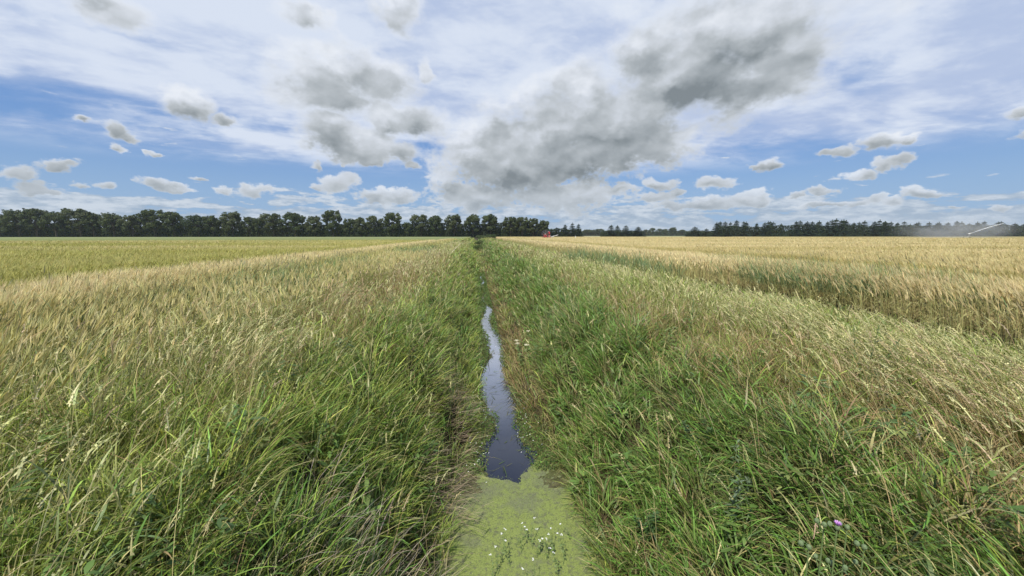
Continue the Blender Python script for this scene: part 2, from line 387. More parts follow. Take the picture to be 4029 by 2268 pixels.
# colours (linear albedo)
GREEN = np.array([.205, .300, .045]); LUSH = np.array([.120, .240, .040]); YEL = np.array([.34, .40, .075])
BLUEG = np.array([.130, .205, .078]); STRAW = np.array([.46, .42, .18]); REDB = np.array([.34, .235, .11])
OLIVE = np.array([.235, .265, .070]); PALE = np.array([.57, .52, .26]); BRN = np.array([.22, .16, .08]); PINK = np.array([.46, .355, .20])
def edge_l(y): return -4.05 + (fbm(y, 0 * y, 2.5, 11) - .5) * .7
def edge_r(y): return 6.75 + (fbm(y, 0 * y, 3, 12) - .5) * .8

def scatter(n, x0, x1, y0, y1):
    return rng.uniform(x0, x1, n), rng.uniform(y0, y1, n)
def infov(x, y, zt=.6):
    a = np.degrees(np.arctan2(x, y)) - 5.54
    d = np.hypot(x, y)
    r = R(5.54); fx = x * math.cos(r) - y * math.sin(r); fy = x * math.sin(r) + y * math.cos(r)
    ok = (np.abs(fx) < fy * 1.52 + 1.9) & (fy > 0)
    # below the bottom edge of the picture the grass is never seen from here or a step aside
    dep = fy * math.cos(R(8.13)) + (1.62 - zt) * math.sin(R(8.13))
    dn = (1.62 - zt) * math.cos(R(8.13)) - fy * math.sin(R(8.13))
    return ok & (dn / dep < 1.0)

# which grass grows where: returns weights of the kinds of grass
def kinds(x, y):
    nA = fbm(x, y, 1.3, 1); nB = fbm(x, y, .8, 2); nC = fbm(x, y * .6, 2.6, 5); nD = fbm(x, y, .45, 9)
    right = x > .33
    u = np.where(right, x - .92, -.25 - x)                     # distance from the water's edge
    w = {}
    z = np.zeros_like(x)
    w['lush'] = np.where(right, 1.9 * ss(u, .05, .4) * (1 - ss(u, 1.3, 2.3)), 1.1 * (1 - ss(u, 1.0, 1.8)))
    w['green'] = np.where(right, .9 * ss(u, 1.1, 1.9) * (.4 + nA), .9 * (.3 + nA) + .4 * (y < 3.5))
    w['yel'] = np.where(right, .35 * ss(u, 1.4, 2.2) * (nB > .45), 1.5 * ss(nB, .36, .60))
    w['olive'] = np.where(right, .9 * ss(u, 1.3, 2.4), .55 * ss(u, .8, 1.8))
    w['red'] = np.where(right, 3.2 * ss(u, 1.2, 2.0) * (1 - ss(u, 2.6, 3.6)) * ss(nC, .42, .62) + 1.1 * (.1 + 1.6 * ss(nB, .4, .6)) * (1 - ss(u, .05, .38)) * ss(y, 4.5, 6.5) * (1 - .85 * ss(y, 10, 15)),
                        6.0 * np.exp(-((x + 2.3) / .75) ** 2 - ((y - 9.5) / 3.6) ** 2) + 2.0 * ss(u, .9, 1.7) * (1 - ss(u, 2.4, 3.3)) * ss(y, 4.5, 8) * ss(nC, .30, .52) + .7 * ss(nC, .52, .66) * ss(u, .4, 1.2))
    w['straw'] = np.where(right, .7 * ss(u, 2.4, 3.6) * (.3 + nB) + .12 * nB, .55 * ss(u, 1.2, 3.0) * (.2 + nD) + .10)
    w['blue'] = np.where(right, 1.3 * np.exp(-((u - 1.1) / .8) ** 2) * ss(nA, .5, .7), 1.6 * np.exp(-((x + 3.9) / .8) ** 2 - ((y - 9) / 3) ** 2) + .35 * ss(nA, .55, .7))
    return w
KC = {'lush': LUSH, 'green': GREEN, 'yel': YEL, 'olive': OLIVE, 'red': REDB, 'straw': STRAW, 'blue': BLUEG}
KH = {'lush': .42, 'green': .50, 'yel': .46, 'olive': .50, 'red': .50, 'straw': .62, 'blue': .52}
names = list(KC); KCa = np.array([KC[k] for k in names]); KHa = np.array([KH[k] for k in names])

def grass_zone(mb, n, x0, x1, y0, y1, wmul, K, side):
    # tufts first, then blades round each tuft
    nt_ = n // 7
    x, y = scatter(nt_, x0, x1, y0, y1)
    tx = np.repeat(x, 7); ty = np.repeat(y, 7)
    sp = .045 + .008 * y0
    x2 = tx + rng.normal(0, sp, len(tx)); y2 = ty + rng.normal(0, sp, len(tx))
    W = kinds(x, y); A = np.stack([W[k] for k in names], 1) + .02; A = A / A.sum(1, keepdims=True)
    cum = A.cumsum(1); kk = (rng.random((len(x), 1)) > cum).sum(1).clip(0, len(names) - 1)
    kk = np.repeat(kk, 7)
    # single blades of another kind inside a tuft
    mixm = rng.random(len(tx)) < .25; kk = np.where(mixm, rng.permutation(kk), kk)
    L, Rr = xl(y2), xr(y2)
    ok = infov(x2, y2, .25) & (x2 > edge_l(y2) - .25) & (x2 < edge_r(y2) + .1)
    close = ss(y2, 24, 29)                                     # further on the grass closes over the ditch
    over = .30 * (fbm(x2, y2, .45, 59) - .42) * ss(y2, 3.6, 5)
    if side < 0: ok &= (x2 < L + .04 + over + close * .7)
    else: ok &= (x2 > Rr - .04 - over - close * .7)
    ok &= (np.hypot(x2, y2) > .95) & (rng.random(len(x2)) < .55 + .45 * (fbm(x2, y2, .5, 57) > .42)) & ((x2 < 5.4) | (rng.random(len(x2)) > .55 * ss(x2, 5.4, 6.4)))
    if side < 0: ok &= (xl(y2) - x2 > .32) | (y2 > 4.6) | (rng.random(len(x2)) < .35)
    x2, y2, kk = x2[ok], y2[ok], kk[ok]; tid = np.repeat(np.arange(len(x)), 7)[ok]
    z2 = np.maximum(gz(x2, y2), WZ - .03)
    n2 = len(x2)
    nbig = fbm(x2, y2, .9, 30)
    h = KHa[kk] * rng.uniform(.55, 1.15, n2) * (.70 + .6 * nbig)
    u = np.where(x2 > .33, x2 - xr(y2), xl(y2) - x2)
    h *= (.45 + .55 * ss(u, 0, .9)) 
    h = np.minimum(h, np.where(x2 > 2.5, 1.55 * np.maximum(1 - x2 / 7.5, .13) * rng.uniform(.6, 1.3, n2) * (.6 + .8 * fbm(x2, y2, .7, 58)), 9))
    h = np.minimum(h, np.where(x2 < -2.4, (.85 - .34 * ss(-x2, 2.4, 4.2)) * rng.uniform(.8, 1.1, n2), 9)) * np.where(x2 > .33, 1 - .25 * (1 - ss(u, 1.2, 2.0)), 1)
    # tussocks: blades splay outwards from the middle of their clump
    cs = .42 + .02 * y0
    ci, cj = np.floor(x2 / cs).astype(int), np.floor(y2 / cs).astype(int)
    jx = _T[51][ci & 255, cj & 255]; jy = _T[52][ci & 255, cj & 255]
    ox = (x2 / cs - ci - .25 - .5 * jx); oy = (y2 / cs - cj - .25 - .5 * jy); orr = np.hypot(ox, oy) * 1.6
    h *= (1.30 - .65 * np.clip(orr, 0, 1.1) ** 1.5) * (.70 + .6 * _T[53][ci & 255, cj & 255])
    # wind blows along the ditch, away from the camera; banks also lean towards the water
    swirl = (fbm(x2, y2, 1.4, 40) - .5) * 3.0
    phi = R(92) + swirl + rng.normal(0, .75, n2) + (_T[50].ravel()[tid % 65536] - .5) * 1.3
    bank = (1 - ss(u, .9, 1.9)) * rng.uniform(.2, 1, n2)
    dirx = np.cos(phi) * (1 - bank) + np.where(x2 > .33, -1, 1) * bank; diry = np.sin(phi) * (1 - bank * .6)
    phi = np.arctan2(diry, dirx)
    ex = np.cos(phi) * .7 + ox * 2.2; ey = np.sin(phi) * .7 + oy * 2.2; phi = np.arctan2(ey, ex)
    lodge = ss(fbm(x2, y2, .8, 62), .56, .68)
    th0 = rng.uniform(.02, .30, n2) + .65 * lodge + bank * .30 + .22 * np.clip(orr, 0, 1); th1 = rng.uniform(.10, 1.45, n2) * (1 + .25 * bank)
    col = jit(KCa[kk], .34)
    dead = rng.random(n2) < .10; col[dead] = jit(np.repeat(STRAW[None] * .8, dead.sum(), 0), .25)
    wd = rng.uniform(.0040, .0105, n2) * wmul * np.where(kk == 0, 1.4, 1) * np.where((kk == 4) | (kk == 5), .7, 1)
    # leaves that leave the stem half way up and hang outwards
    lf = rng.random(n2) < .50; hf = h.copy()
    h = np.where(lf, rng.uniform(.13, .30, n2) * (1 + .02 * y0), h)
    z2 = np.where(lf, z2 + hf * rng.uniform(.15, .80, n2), z2 - .02)
    th0 = np.where(lf, rng.uniform(.3, 1.0, n2), th0); th1 = np.where(lf, rng.uniform(.3, 1.5, n2), th1)
    phi = np.where(lf, phi + rng.normal(0, .9, n2), phi); wd = np.where(lf, wd * 1.15, wd)
    base = np.stack([x2, y2, z2], 1)
    blades(mb, base, h, wd, phi, th0, th1, col, K)

def understory(mb, n, x0, x1, y0, y1, wmul, side):
    x, y = scatter(n, x0, x1, y0, y1)
    ok = infov(x, y, .0) & (x > edge_l(y) - .3) & (x < edge_r(y) + .3) & (((x < xl(y) - .02)) if side < 0 else (x > xr(y) + .02)) & (np.hypot(x, y) > .9)
    x, y = x[ok], y[ok]; n2 = len(x); z = gz(x, y)
    c = np.where(rng.random((n2, 1)) < .5, OLIVE * .55, np.where(rng.random((n2, 1)) < .6, BRN * .7, STRAW * .45))  # low layer in darkened colours, painting in the shade of the gaps
    blades(mb, np.stack([x, y, z - .02], 1), rng.uniform(.12, .34, n2), rng.uniform(.005, .009, n2) * wmul, rng.random(n2) * 2 * PI,
           rng.uniform(.2, 1.1, n2), rng.uniform(.2, 1.2, n2), jit(c, .3), 2)

DENS = float(globals().get('DENS', 1.0))
Z = [(.6, 2.2, 4600, 1.0, 5, 1200), (2.2, 4.2, 3800, 1.0, 4, 700), (4.2, 7.5, 2300, 1.2, 4, 380), (7.5, 13, 1100, 1.6, 3, 160),
     (13, 24, 420, 2.5, 3, 60), (24, 45, 120, 4.8, 3, 20), (45, 85, 42, 8.5, 2, 0), (85, 170, 13, 16, 2, 0)]
for side, nm, lab in ((-1, 'grass', 'long wind-combed grass on the bank left of the ditch'), (1, 'grass', 'long lush grass on the bank right of the ditch')):
    mb = MB()
    x0, x1 = (-5.3, .5) if side < 0 else (.3, 7.4)
    for (a, b_, dn, wm, K, du) in Z:
        area = (b_ - a) * (x1 - x0)
        grass_zone(mb, int(dn * area * DENS), x0, x1, a, b_, wm, K, side)
        if du: understory(mb, int(du * area * DENS), x0, x1, a, b_, wm, side)
    # flowering grasses, in drifts
    for (a, b_, dn, sc) in ((.6, 3.5, 260, .95), (3.5, 7.5, 190, 1.2), (7.5, 14, 90, 1.9), (14, 26, 36, 3.0), (26, 60, 9, 5)):
        n_ = int(dn * (b_ - a) * (x1 - x0) * DENS * 1.6)
        x, y = scatter(n_, x0, x1, a, b_)
        u = np.where(x > .33, x - .92, -.25 - x)
        nB = fbm(x, y, .8, 2); nE = fbm(x, y, 1.1, 33)
        if side > 0: pr = .46 * ss(u, 1.2, 3.6) * (1 - .6 * ss(x, 5.6, 6.4)) * (.25 + 1.2 * ss(nE, .38, .6)) + .04
        else: pr = .60 * (1 - .55 * ss(-x, 3.2, 4.2)) * ss(u, .3, 2.2) * (.12 + 1.2 * ss(nE, .42, .62)) + .03
        ok = (rng.random(n_) < pr) & infov(x, y, .7) & (x > edge_l(y) - .1) & (x < edge_r(y)) & (u > .1) & (np.hypot(x, y) > 1.05)
        x, y = x[ok], y[ok]; m_ = len(x); nC = fbm(x, y * .6, 2.6, 5)
        h = np.minimum(1, np.where(x > 2.5, 1.9 * np.maximum(1 - x / 7.4, .2) * rng.uniform(.7, 1.3, m_), 9)) * rng.uniform(.55, .92, m_) * (.8 + .35 * fbm(x, y, .9, 30)); phi = R(92) + (fbm(x, y, 1.4, 40) - .5) * 2.0 + rng.normal(0, .35, m_)
        redd = (rng.random(m_) < ss(nC, .46, .66) * .45 + .9 * np.exp(-((x + 2.3) / .75) ** 2 - ((y - 9.5) / 3.6) ** 2))[:, None]
        col = jit(np.where(redd, PINK, np.where(rng.random((m_, 1)) < (.6 if side > 0 else .35), PALE, np.array([.44, .44, .19]))), .16)
        stc = jit(np.where(redd, REDB, STRAW * .75), .2)
        heads(mb, np.stack([x, y, gz(x, y)], 1), h, phi, rng.uniform(.05, .3, m_), rng.uniform(.4, 1.1, m_), col, stc,
              rng.uniform(.08, .18, m_), np.full(m_, sc) * rng.uniform(.9, 1.5, m_), m=(18 if a < 7 else 7), droop=.8)
    tag(mb.build(nm, M_GRASS), lab, 'grass', None, 'stuff')
    print('grass verts', mb.n)

# dry dead reed leaves lying over the left bank down to the duckweed
mb = MB()
for (x0, x1, y0, y1, n_) in ((-.75, -.15, 3.0, 5.3, 900), (-.62, -.3, 1.9, 3.0, 60)):
    x, y = scatter(n_, x0, x1, y0, y1); k = fbm(x, y, .5, 44) > .40; x, y = x[k], y[k]; m_ = len(x)
    blades(mb, np.stack([x, y, np.maximum(gz(x, y), WZ) + .12], 1), rng.uniform(.18, .42, m_), rng.uniform(.003, .006, m_), rng.normal(-.15, .45, m_),
           rng.uniform(.9, 1.45, m_), rng.uniform(.1, .9, m_), jit(np.repeat(np.array([[.40, .31, .21]]), m_, 0), .28), 3)
x, y = scatter(230, -1.15, -.45, 1.75, 2.35); m_ = len(x)          # bleached tangle in the near corner of the bank
blades(mb, np.stack([x, y, gz(x, y) + .05], 1), rng.uniform(.3, .6, m_), rng.uniform(.003, .006, m_), rng.normal(.6, 1.1, m_),
       rng.uniform(.2, 1.2, m_), rng.uniform(.1, 1.0, m_), jit(np.repeat(np.array([[.46, .38, .30]]), m_, 0), .25), 4)
tag(mb.build('dry_grass', M_GRASS), 'bleached dead grass hanging over the left edge of the duckweed', 'dead grass', None, 'stuff')

# water weed: narrow floating leaves and low cress along the margins
mb = MB()
n_ = 2600
y = rng.uniform(3.9, 26, n_) ** 1.0; x = rng.uniform(-.05, .95, n_)
cen = .35 + .09 * np.sin(y * 1.5 + .2) * ss(y, 4, 6) + .10 * np.exp(-((y - 7.9) / .7) ** 2)
hw = np.interp(y, [3.8, 4.3, 4.7, 5.0, 5.4, 6.0, 6.7, 7.3, 8.0, 9.0, 10.5, 12, 13.5, 14.2, 16, 20, 21, 26], [.27, .28, .14, .10, .20, .27, .29, .17, .08, .15, .15, .12, .13, .02, .02, .02, .10, .06])
edge = np.abs(x - cen) - hw
keep = rng.random(n_) < ss(edge, -.16, .08) * .95 + .20
x, y = x[keep], y[keep]; m_ = len(x); edge = edge[keep]
blades(mb, np.stack([x, y, np.full(m_, WZ + .004)], 1), rng.uniform(.06, .24, m_), rng.uniform(.004, .009, m_) * (1 + y / 9), rng.random(m_) * 2 * PI,
       np.where(edge > 0, rng.uniform(.3, 1.3, m_), rng.uniform(1.35, 1.52, m_)), rng.uniform(0, .15, m_) , jit(np.where(rng.random((m_, 1)) < .5, LUSH * .5, OLIVE * .45), .3), 3)
n_ = 80000
y = 3.9 + rng.random(n_) ** 1.2 * 26; x = rng.uniform(-.15, 1.0, n_)
cen = .35 + .09 * np.sin(y * 1.5 + .2) * ss(y, 4, 6) + .10 * np.exp(-((y - 7.9) / .7) ** 2)
hw = np.interp(y, [3.8, 4.3, 4.7, 5.0, 5.4, 6.0, 6.7, 7.3, 8.0, 9.0, 10.5, 12, 13.5, 14.2, 16, 20, 21, 26], [.27, .28, .14, .10, .20, .27, .29, .17, .08, .15, .15, .12, .13, .02, .02, .02, .10, .06])
edge = np.abs(x - cen) - hw + (fbm(x, y, .25, 52) - .5) * .22
k = rng.random(n_) < ss(edge, -.05, .05); x, y = x[k], y[k]; m_ = len(x)
a = rng.random(m_) * 2 * PI; r_ = rng.uniform(.003, .008, m_) * (1 + y / 7)
u_ = np.stack([np.cos(a), np.sin(a), rng.normal(0, .35, m_)], 1) * r_[:, None]; v_ = np.stack([-np.sin(a), np.cos(a), rng.normal(0, .35, m_)], 1) * r_[:, None] * .8
cc = np.where(((x > .6) & (y > 6))[:, None], np.array([.17, .13, .05]), np.where(rng.random((m_, 1)) < .5, LUSH * .75, OLIVE * .62))
mb.quads(np.stack([x, y, WZ + rng.uniform(.006, .07, m_) * ((edge[k] > .02) * 1.0) + .006], 1), u_, v_, jit(cc, .3))
tag(mb.build('water_weed', M_GRASS), 'low green water weed growing along the open water', 'water weed', None, 'stuff')

# soft mat of weed and mud under those leaves
st = .02
gx = np.arange(-.5, 1.3, st); gy = np.arange(3.6, 30, st)
X, Y = np.meshgrid(gx, gy, indexing='ij')
cen = .35 + .09 * np.sin(Y * 1.5 + .2) * ss(Y, 4, 6) + .10 * np.exp(-((Y - 7.9) / .7) ** 2)
hw = np.interp(Y, [3.8, 4.3, 4.7, 5.0, 5.4, 6.0, 6.7, 7.3, 8.0, 9.0, 10.5, 12, 13.5, 14.2, 16, 20, 21, 26], [.27, .28, .14, .10, .20, .27, .29, .17, .08, .15, .15, .12, .13, .02, .02, .02, .10, .06])
ed = np.abs(X - cen) - hw - .05 + (fbm(X, Y, .30, 52) - .5) * .26 + (fbm(X, Y, .07, 53) - .5) * .12
ny = X.shape[1]; ii, jj = np.nonzero(ed[:-1, :-1] > 0); idx = ii * ny + jj
t_ = fbm(X, Y, .2, 54)[..., None]; wc = np.array([.10, .12, .035]) * t_ + np.array([.12, .095, .05]) * (1 - t_)
wc = wc * (.6 + .8 * rng.random(X.shape)[..., None])
M2 = MB(); M2.add(np.stack([X + rng.normal(0, .004, X.shape), Y + rng.normal(0, .004, X.shape), WZ + .003 + .012 * np.clip(ed * 6, 0, 1) * rng.random(X.shape)], -1).reshape(-1, 3), np.stack([idx, idx + ny, idx + ny + 1, idx + 1], 1), wc.reshape(-1, 3))
tag(M2.build('water_weed', M_GRASS), 'soft brown-green weed mat closing in on the open water from both banks', 'water weed', None, 'stuff')

# broad leaves of docks, nettles and bindweed among the grass
mb = MB()
for k in range(330):
    sd = random.choice((-1, 1)); y_ = random.uniform(1.0, 9.5); u_ = random.uniform(.15, 2.9) if sd > 0 else random.uniform(.2, 2.8)
    x_ = .92 + u_ if sd > 0 else -.25 - u_
    if not infov(np.array([x_]), np.array([y_]), .4)[0] or math.hypot(x_, y_) < 1.2: continue
    big = random.random() < .35; m_ = random.randint(14, 40); hh = random.uniform(.22, .50); z_ = float(gz(np.array([x_]), np.array([y_]))[0])
    t = rng.random(m_); a = rng.random(m_) * 2 * PI; r_ = rng.uniform(.0, .07 + .05 * big, m_)
    p = np.stack([x_ + np.cos(a) * r_ * .6, y_ + np.sin(a) * r_ * .6, z_ + hh * (.35 + .65 * t)], 1)
    L = rng.uniform(.03, .065, m_) * (1.7 if big else 1); el_ = rng.uniform(-.35, .6, m_)
    d = np.stack([np.cos(a) * np.cos(el_), np.sin(a) * np.cos(el_), np.sin(el_)], 1); up = np.stack([-np.sin(a), np.cos(a), 0 * a], 1)
    pp = np.stack([p, p + d * (L * .4)[:, None], p + d * (L * .75)[:, None] - np.array([0, 0, .004]), p + d * L[:, None] - np.array([0, 0, .014])], 1)
    c_ = random.choice(([.13, .21, .05], [.16, .24, .06], [.11, .175, .055], [.20, .23, .07], [.11, .18, .04]))
    mb.strips(pp, np.array([.2, 1, .75, .05])[None] * (L * (.42 if not big else .36))[:, None], up, jit(np.repeat([c_], m_, 0), .2))
tag(mb.build('broadleaf_weeds', M_GRASS), 'small broad-leaved weeds scattered low among the bank grass', 'weeds', None, 'stuff')

# duckweed carpet: one sheet of little leaves with a notched far edge
M_DUCK = newmat('duckweed_sheet'); o = objco()
a1 = noise(o, 3.0, 5, .6); a2 = noise(o, 160, 3, .7); a3 = noise(o, 26, 5, .65)
c = mixc(sstep(a1 + sstep(sep(o)[1], 2.4, 4.0, -.07, .09), .45, .64), (.26, .305, .080), (.205, .22, .105))
c = mixc(sstep(a3, .50, .64, 0, .8), c, (.14, .14, .085))
c = mixc(sstep(a2, .38, .50, .85, 0), c, (.07, .10, .03))
out(principled(c, .6, .3, bump=a2, bd=.004))
def duck_in(x, y):
    far = 4.35 + .5 * (fbm(x, 0 * x, .35, 60) - .5)
    far = np.minimum(far, 3.74 + 1.15 * np.maximum(np.abs(x - .31) - .05, 0) + .34 * (fbm(x, y, .11, 61, 5) - .5))
    hole2 = ((x + .03) / .09) ** 2 + ((y - 4.02) / .07) ** 2 < .8 + .8 * (fbm(x, y, .08, 63) - .5)
    return (y < far) & ~hole2
st = .0125
gx = np.arange(-.6, 1.3, st); gy = np.arange(.8, 5.0, st)
X, Y = np.meshgrid(gx, gy, indexing='ij'); ins = duck_in(X + st / 2, Y + st / 2)
ii, jj = np.nonzero(ins)
nx, ny = X.shape
vx = X + rng.normal(0, .002, X.shape); vy = Y + rng.normal(0, .002, X.shape); vz = WZ + .004 + fbm(X, Y, .05, 70) * .003
idx = ii * ny + jj; ok = (ii < nx - 1) & (jj < ny - 1); idx = idx[ok]
mb = MB(); mb.add(np.stack([vx, vy, vz], -1).reshape(-1, 3), np.stack([idx, idx + ny, idx + ny + 1, idx + 1], 1), np.zeros((nx * ny, 3)))
ob = mb.build('duckweed', M_DUCK); tag(ob, 'yellow-green duckweed carpet covering the water at the near end of the ditch', 'duckweed', None, 'stuff')
bmm = bmesh.new(); bmm.from_mesh(ob.data); bmesh.ops.delete(bmm, geom=[v for v in bmm.verts if not v.link_faces], context='VERTS'); bmm.to_mesh(ob.data); bmm.free()
mb = MB()
n_ = 26000
x = rng.uniform(-.45, 1.15, n_); y = rng.uniform(1.9, 4.9, n_); dd = duck_in(x, y + .0)
nearedge = ~duck_in(x, y + .12) | ~duck_in(x, y + .04)
k = (dd & (rng.random(n_) < .75)) | (~dd & duck_in(x, y - .06) & (rng.random(n_) < .35)); x, y = x[k], y[k]; m_ = len(x)
a = rng.random(m_) * 2 * PI; r_ = rng.uniform(.0022, .0050, m_)
u_ = np.stack([np.cos(a), np.sin(a), 0 * a], 1) * r_[:, None]; v_ = np.stack([-np.sin(a), np.cos(a), 0 * a], 1) * r_[:, None] * .9
cc = np.where(rng.random((m_, 1)) < .72, np.array([.25, .31, .08]), np.array([.17, .17, .09]))
mb.quads(np.stack([x, y, WZ + rng.uniform(.008, .011, m_)], 1), u_, v_, jit(cc, .25))
dob = mb.build('duckweed', M_GRASS); tag(dob, 'loose duckweed leaves floating on the carpet and its ragged edge', 'duckweed', None, 'stuff')

# ---------------------------------------------------------------- barley
EAR = np.array([.54, .44, .225]); AWN = np.array([.63, .53, .29]); STK = np.array([.46, .42, .18]); EARG = np.array([.345, .325, .095])
def earg(x): return np.where((x > 0)[:, None], np.array([.385, .325, .125]), np.array([.335, .318, .090]))
def barley(mb, x, y, sc, detail, green, tall=1.0):
    n = len(x)
    if n == 0: return
    z = gz(x, y); g = green[:, None]; EARG = earg(x)
    phi = R(95) + (fbm(x, y, 2.2, 80) - .5) * 2.2 + rng.normal(0, .5, n)
    h = rng.uniform(.62, .78, n) * tall
    th0 = rng.uniform(0, .12, n); th1 = rng.uniform(.05, .45, n)
    pts, dr = curve(np.stack([x, y, z], 1), h, phi, th0, th1, 3)
    base_z = pts
    mb.strips(pts, np.array([1.2, 1, .9, .7])[None] * (.0036 * sc)[:, None], sides(n), jit(STK * (1 - g) + np.array([.24, .28, .08]) * g, .22))
    nod = rng.uniform(.05, .8, n)
    ax, dr2 = curve(pts[:, -1], .095 * np.ones(n), phi, th0 + th1, nod, 2)
    ec = jit(EAR * (1 - g) + EARG * g, .16)
    w_ = np.array([.6, 1.15, .7])[None] * (.0125 * sc)[:, None]
    s1_ = sides(n); mb.strips(ax, w_, s1_, ec)
    na = 6 if detail > 1 else 2
    ac = jit(AWN * (1 - g) + (EARG * 1.15) * g, .14)
    for k in range(na):
        d = dr2 + rng.normal(0, .10 if detail > 1 else .2, (n, 3)); d /= np.linalg.norm(d, axis=1, keepdims=True)
        st_ = ax[:, 1] * rng.uniform(.2, .9, (n, 1)); st_ = ax[:, 1] + (ax[:, 2] - ax[:, 1]) * rng.uniform(-.3, .7, (n, 1))
        pp = np.stack([st_, st_ + d * .08, st_ + d * rng.uniform(.12, .17, (n, 1))], 1)
        mb.strips(pp, np.array([.0045, .0035, .0006])[None] * (sc * (1 if detail > 1 else 2.2))[:, None], sides(n), ac)
    if detail > 1:
        for k in range(2):
            f = rng.uniform(.2, .75, (n, 1)); p0 = base_z[:, 0] * (1 - f) + base_z[:, 3] * f
            blades(mb, p0, rng.uniform(.12, .24, n), .009 * sc, rng.random(n) * 2 * PI, rng.uniform(.2, .8, n), rng.uniform(.8, 2.0, n), jit(STK * 1.0 * (1 - g) + np.array([.2, .27, .08]) * g, .3), 3)
TL, TR = -8.85, 11.3                       # first wheel tracks either side
def greenness(x, y):
    left = x < 0
    beyond = np.where(left, ss(-x, -TL - .3, -TL + .3), ss(x, TR - .3, TR + .3))
    gl = .08 + beyond * .72
    gr = .0 + beyond * .38 * (1 - .35 * ss(y, 20, 60))
    g = np.where(left, gl, gr)
    band = (fbm(x * .07, y, 3.2, 91) - .5) * 1.7 * ss(np.abs(x), 9, 12) * ss(y, 6, 20)
    line = .95 * (1 - ss(np.abs(np.where(left, -x + TL - .9, x - TR - .9)), .5, 1.5))
    return np.clip(g + line + band + (fbm(x, y, 2.5, 90) - .5) * .35, 0, 1)
def rut(x, y):
    r = 0 * x
    for t in (TL - .9, TR + .9): r = np.maximum(r, 1 - ss(np.abs(x - t), .25, .75))
    for t in (TL + .0, TR + .0):
        for k in range(1, 14):
            for s_ in (-.9, .9):
                c_ = t + np.sign(t) * 24 * k
                r = np.maximum(r, (1 - ss(np.abs(x - c_ - s_), .2, .9)) * .9)
    for c_ in (58, 60, 96, 140, 141.8):                       # headland tracks along the far side
        r = np.maximum(r, .8 * (1 - ss(np.abs(y - c_ - .02 * x), .2, 1.0)) * (np.abs(x) > 12))
    return r
for side, nm in ((-1, 'left of'), (1, 'right of')):
    mb = MB()
    e = edge_l if side < 0 else edge_r
    # fringe: whole plants seen from the side
    for (y0, y1, dn, sc, det) in ((1.5, 6, 130, 1.3, 2), (6, 11, 110, 1.5, 2), (11, 20, 110, 1.9, 1), (20, 40, 40, 3.2, 1), (40, 90, 14, 6, 1)):
        wfr = 2.9 if y0 < 11 else 2.3
        if side < 0 and y0 < 20:                                  # straggling barley among the grass
            n_ = int(dn * .62 * 1.7 * (y1 - y0)); y = rng.uniform(y0, y1, n_); x = edge_l(y) + 1.7 * rng.random(n_) ** 1.5
            k = infov(x, y, .7); barley(mb, x[k], y[k], np.full(k.sum(), sc), det, rng.uniform(.2, .8, k.sum()), tall=1.0)
        n_ = int(dn * wfr * (y1 - y0) * DENS); y = rng.uniform(y0, y1, n_); ed = e(y)
        x = ed + side * rng.random(n_) * wfr + side * rng.normal(0, .22, n_)
        dens_ = .22 + .78 * ss(np.abs(x - ed), 0, .9)
        k = (rng.random(n_) < dens_) & infov(x, y, .7); x, y = x[k], y[k]
        barley(mb, x, y, np.full(len(x), sc), det, np.clip((.25 if side > 0 else .75) * (1 - ss(np.abs(x - e(y)), 0, 1.5 if side > 0 else 2.6)) + greenness(x, y), 0, 1), tall=.80 + .2 * ss(np.abs(x - e(y)), 0, 1.2))
    # ears over the crop
    rings = ((4, 9, 210, 1.0), (9, 14, 120, 1.5), (14, 22, 75, 1.9), (22, 36, 42, 2.3), (36, 60, 20, 3.1), (60, 110, 6.5, 4.6), (110, 200, 1.6, 7))
    for (r0, r1, dn, sc) in rings:
        n_ = int(dn * PI * .5 * (r1 ** 2 - r0 ** 2) * DENS)
        r_ = np.sqrt(rng.uniform(r0 ** 2, r1 ** 2, n_)); a = rng.uniform(-PI / 2, PI / 2, n_) * .78 + R(5.54)
        x, y = r_ * np.sin(a), r_ * np.cos(a)
        k = ((x * side) > np.abs(e(y)) + 1.6) & infov(x, y, .7) & (rng.random(n_) > rut(x, y) * .92)
        if side < 0: k &= (y < 74 + .1 * x)
        x, y = x[k], y[k]; n2 = len(x); g = greenness(x, y)[:, None]; EARG = earg(x)
        phi = R(95) + (fbm(x, y, 2.2, 80) - .5) * 2.2 + rng.normal(0, .6, n2)
        z = .52 + .16 * fbm(x, y, 1.2, 85) + rng.uniform(-.05, .05, n2)
        ec = jit(EAR * (1 - g) + EARG * g, .17); ac = jit(AWN * (1 - g) + EARG * 1.1 * g, .15)
        s_ = sc ** .5
        pts, dr = curve(np.stack([x, y, z - .10], 1), np.full(n2, .22) * s_ ** .3, phi, rng.uniform(0, .3, n2), rng.uniform(.3, 1.3, n2), 3)
        cc = np.stack([STK + 0 * ec, ec, ec, ac], 1)
        mb.strips(pts, np.array([.4, 1, 1.1, .8])[None] * (.011 * np.full(n2, sc))[:, None], sides(n2), cc)
        nf = 3 if r1 < 23 else 1
        for q_ in range(nf):
            d = dr + rng.normal(0, .22, (n2, 3)); d /= np.linalg.norm(d, axis=1, keepdims=True)
            p0 = pts[:, 2]; pp = np.stack([p0, p0 + d * .09 * s_ ** .3, p0 + d * .18 * s_ ** .3], 1)
            mb.strips(pp, np.array([.006, .005, .001])[None] * np.full((n2, 1), sc), sides(n2), ac)
    tag(mb.build('barley', M_STRAW), 'ripening bearded barley standing in the field %s the ditch' % nm, 'barley', None, 'stuff')
    print('barley verts', mb.n)

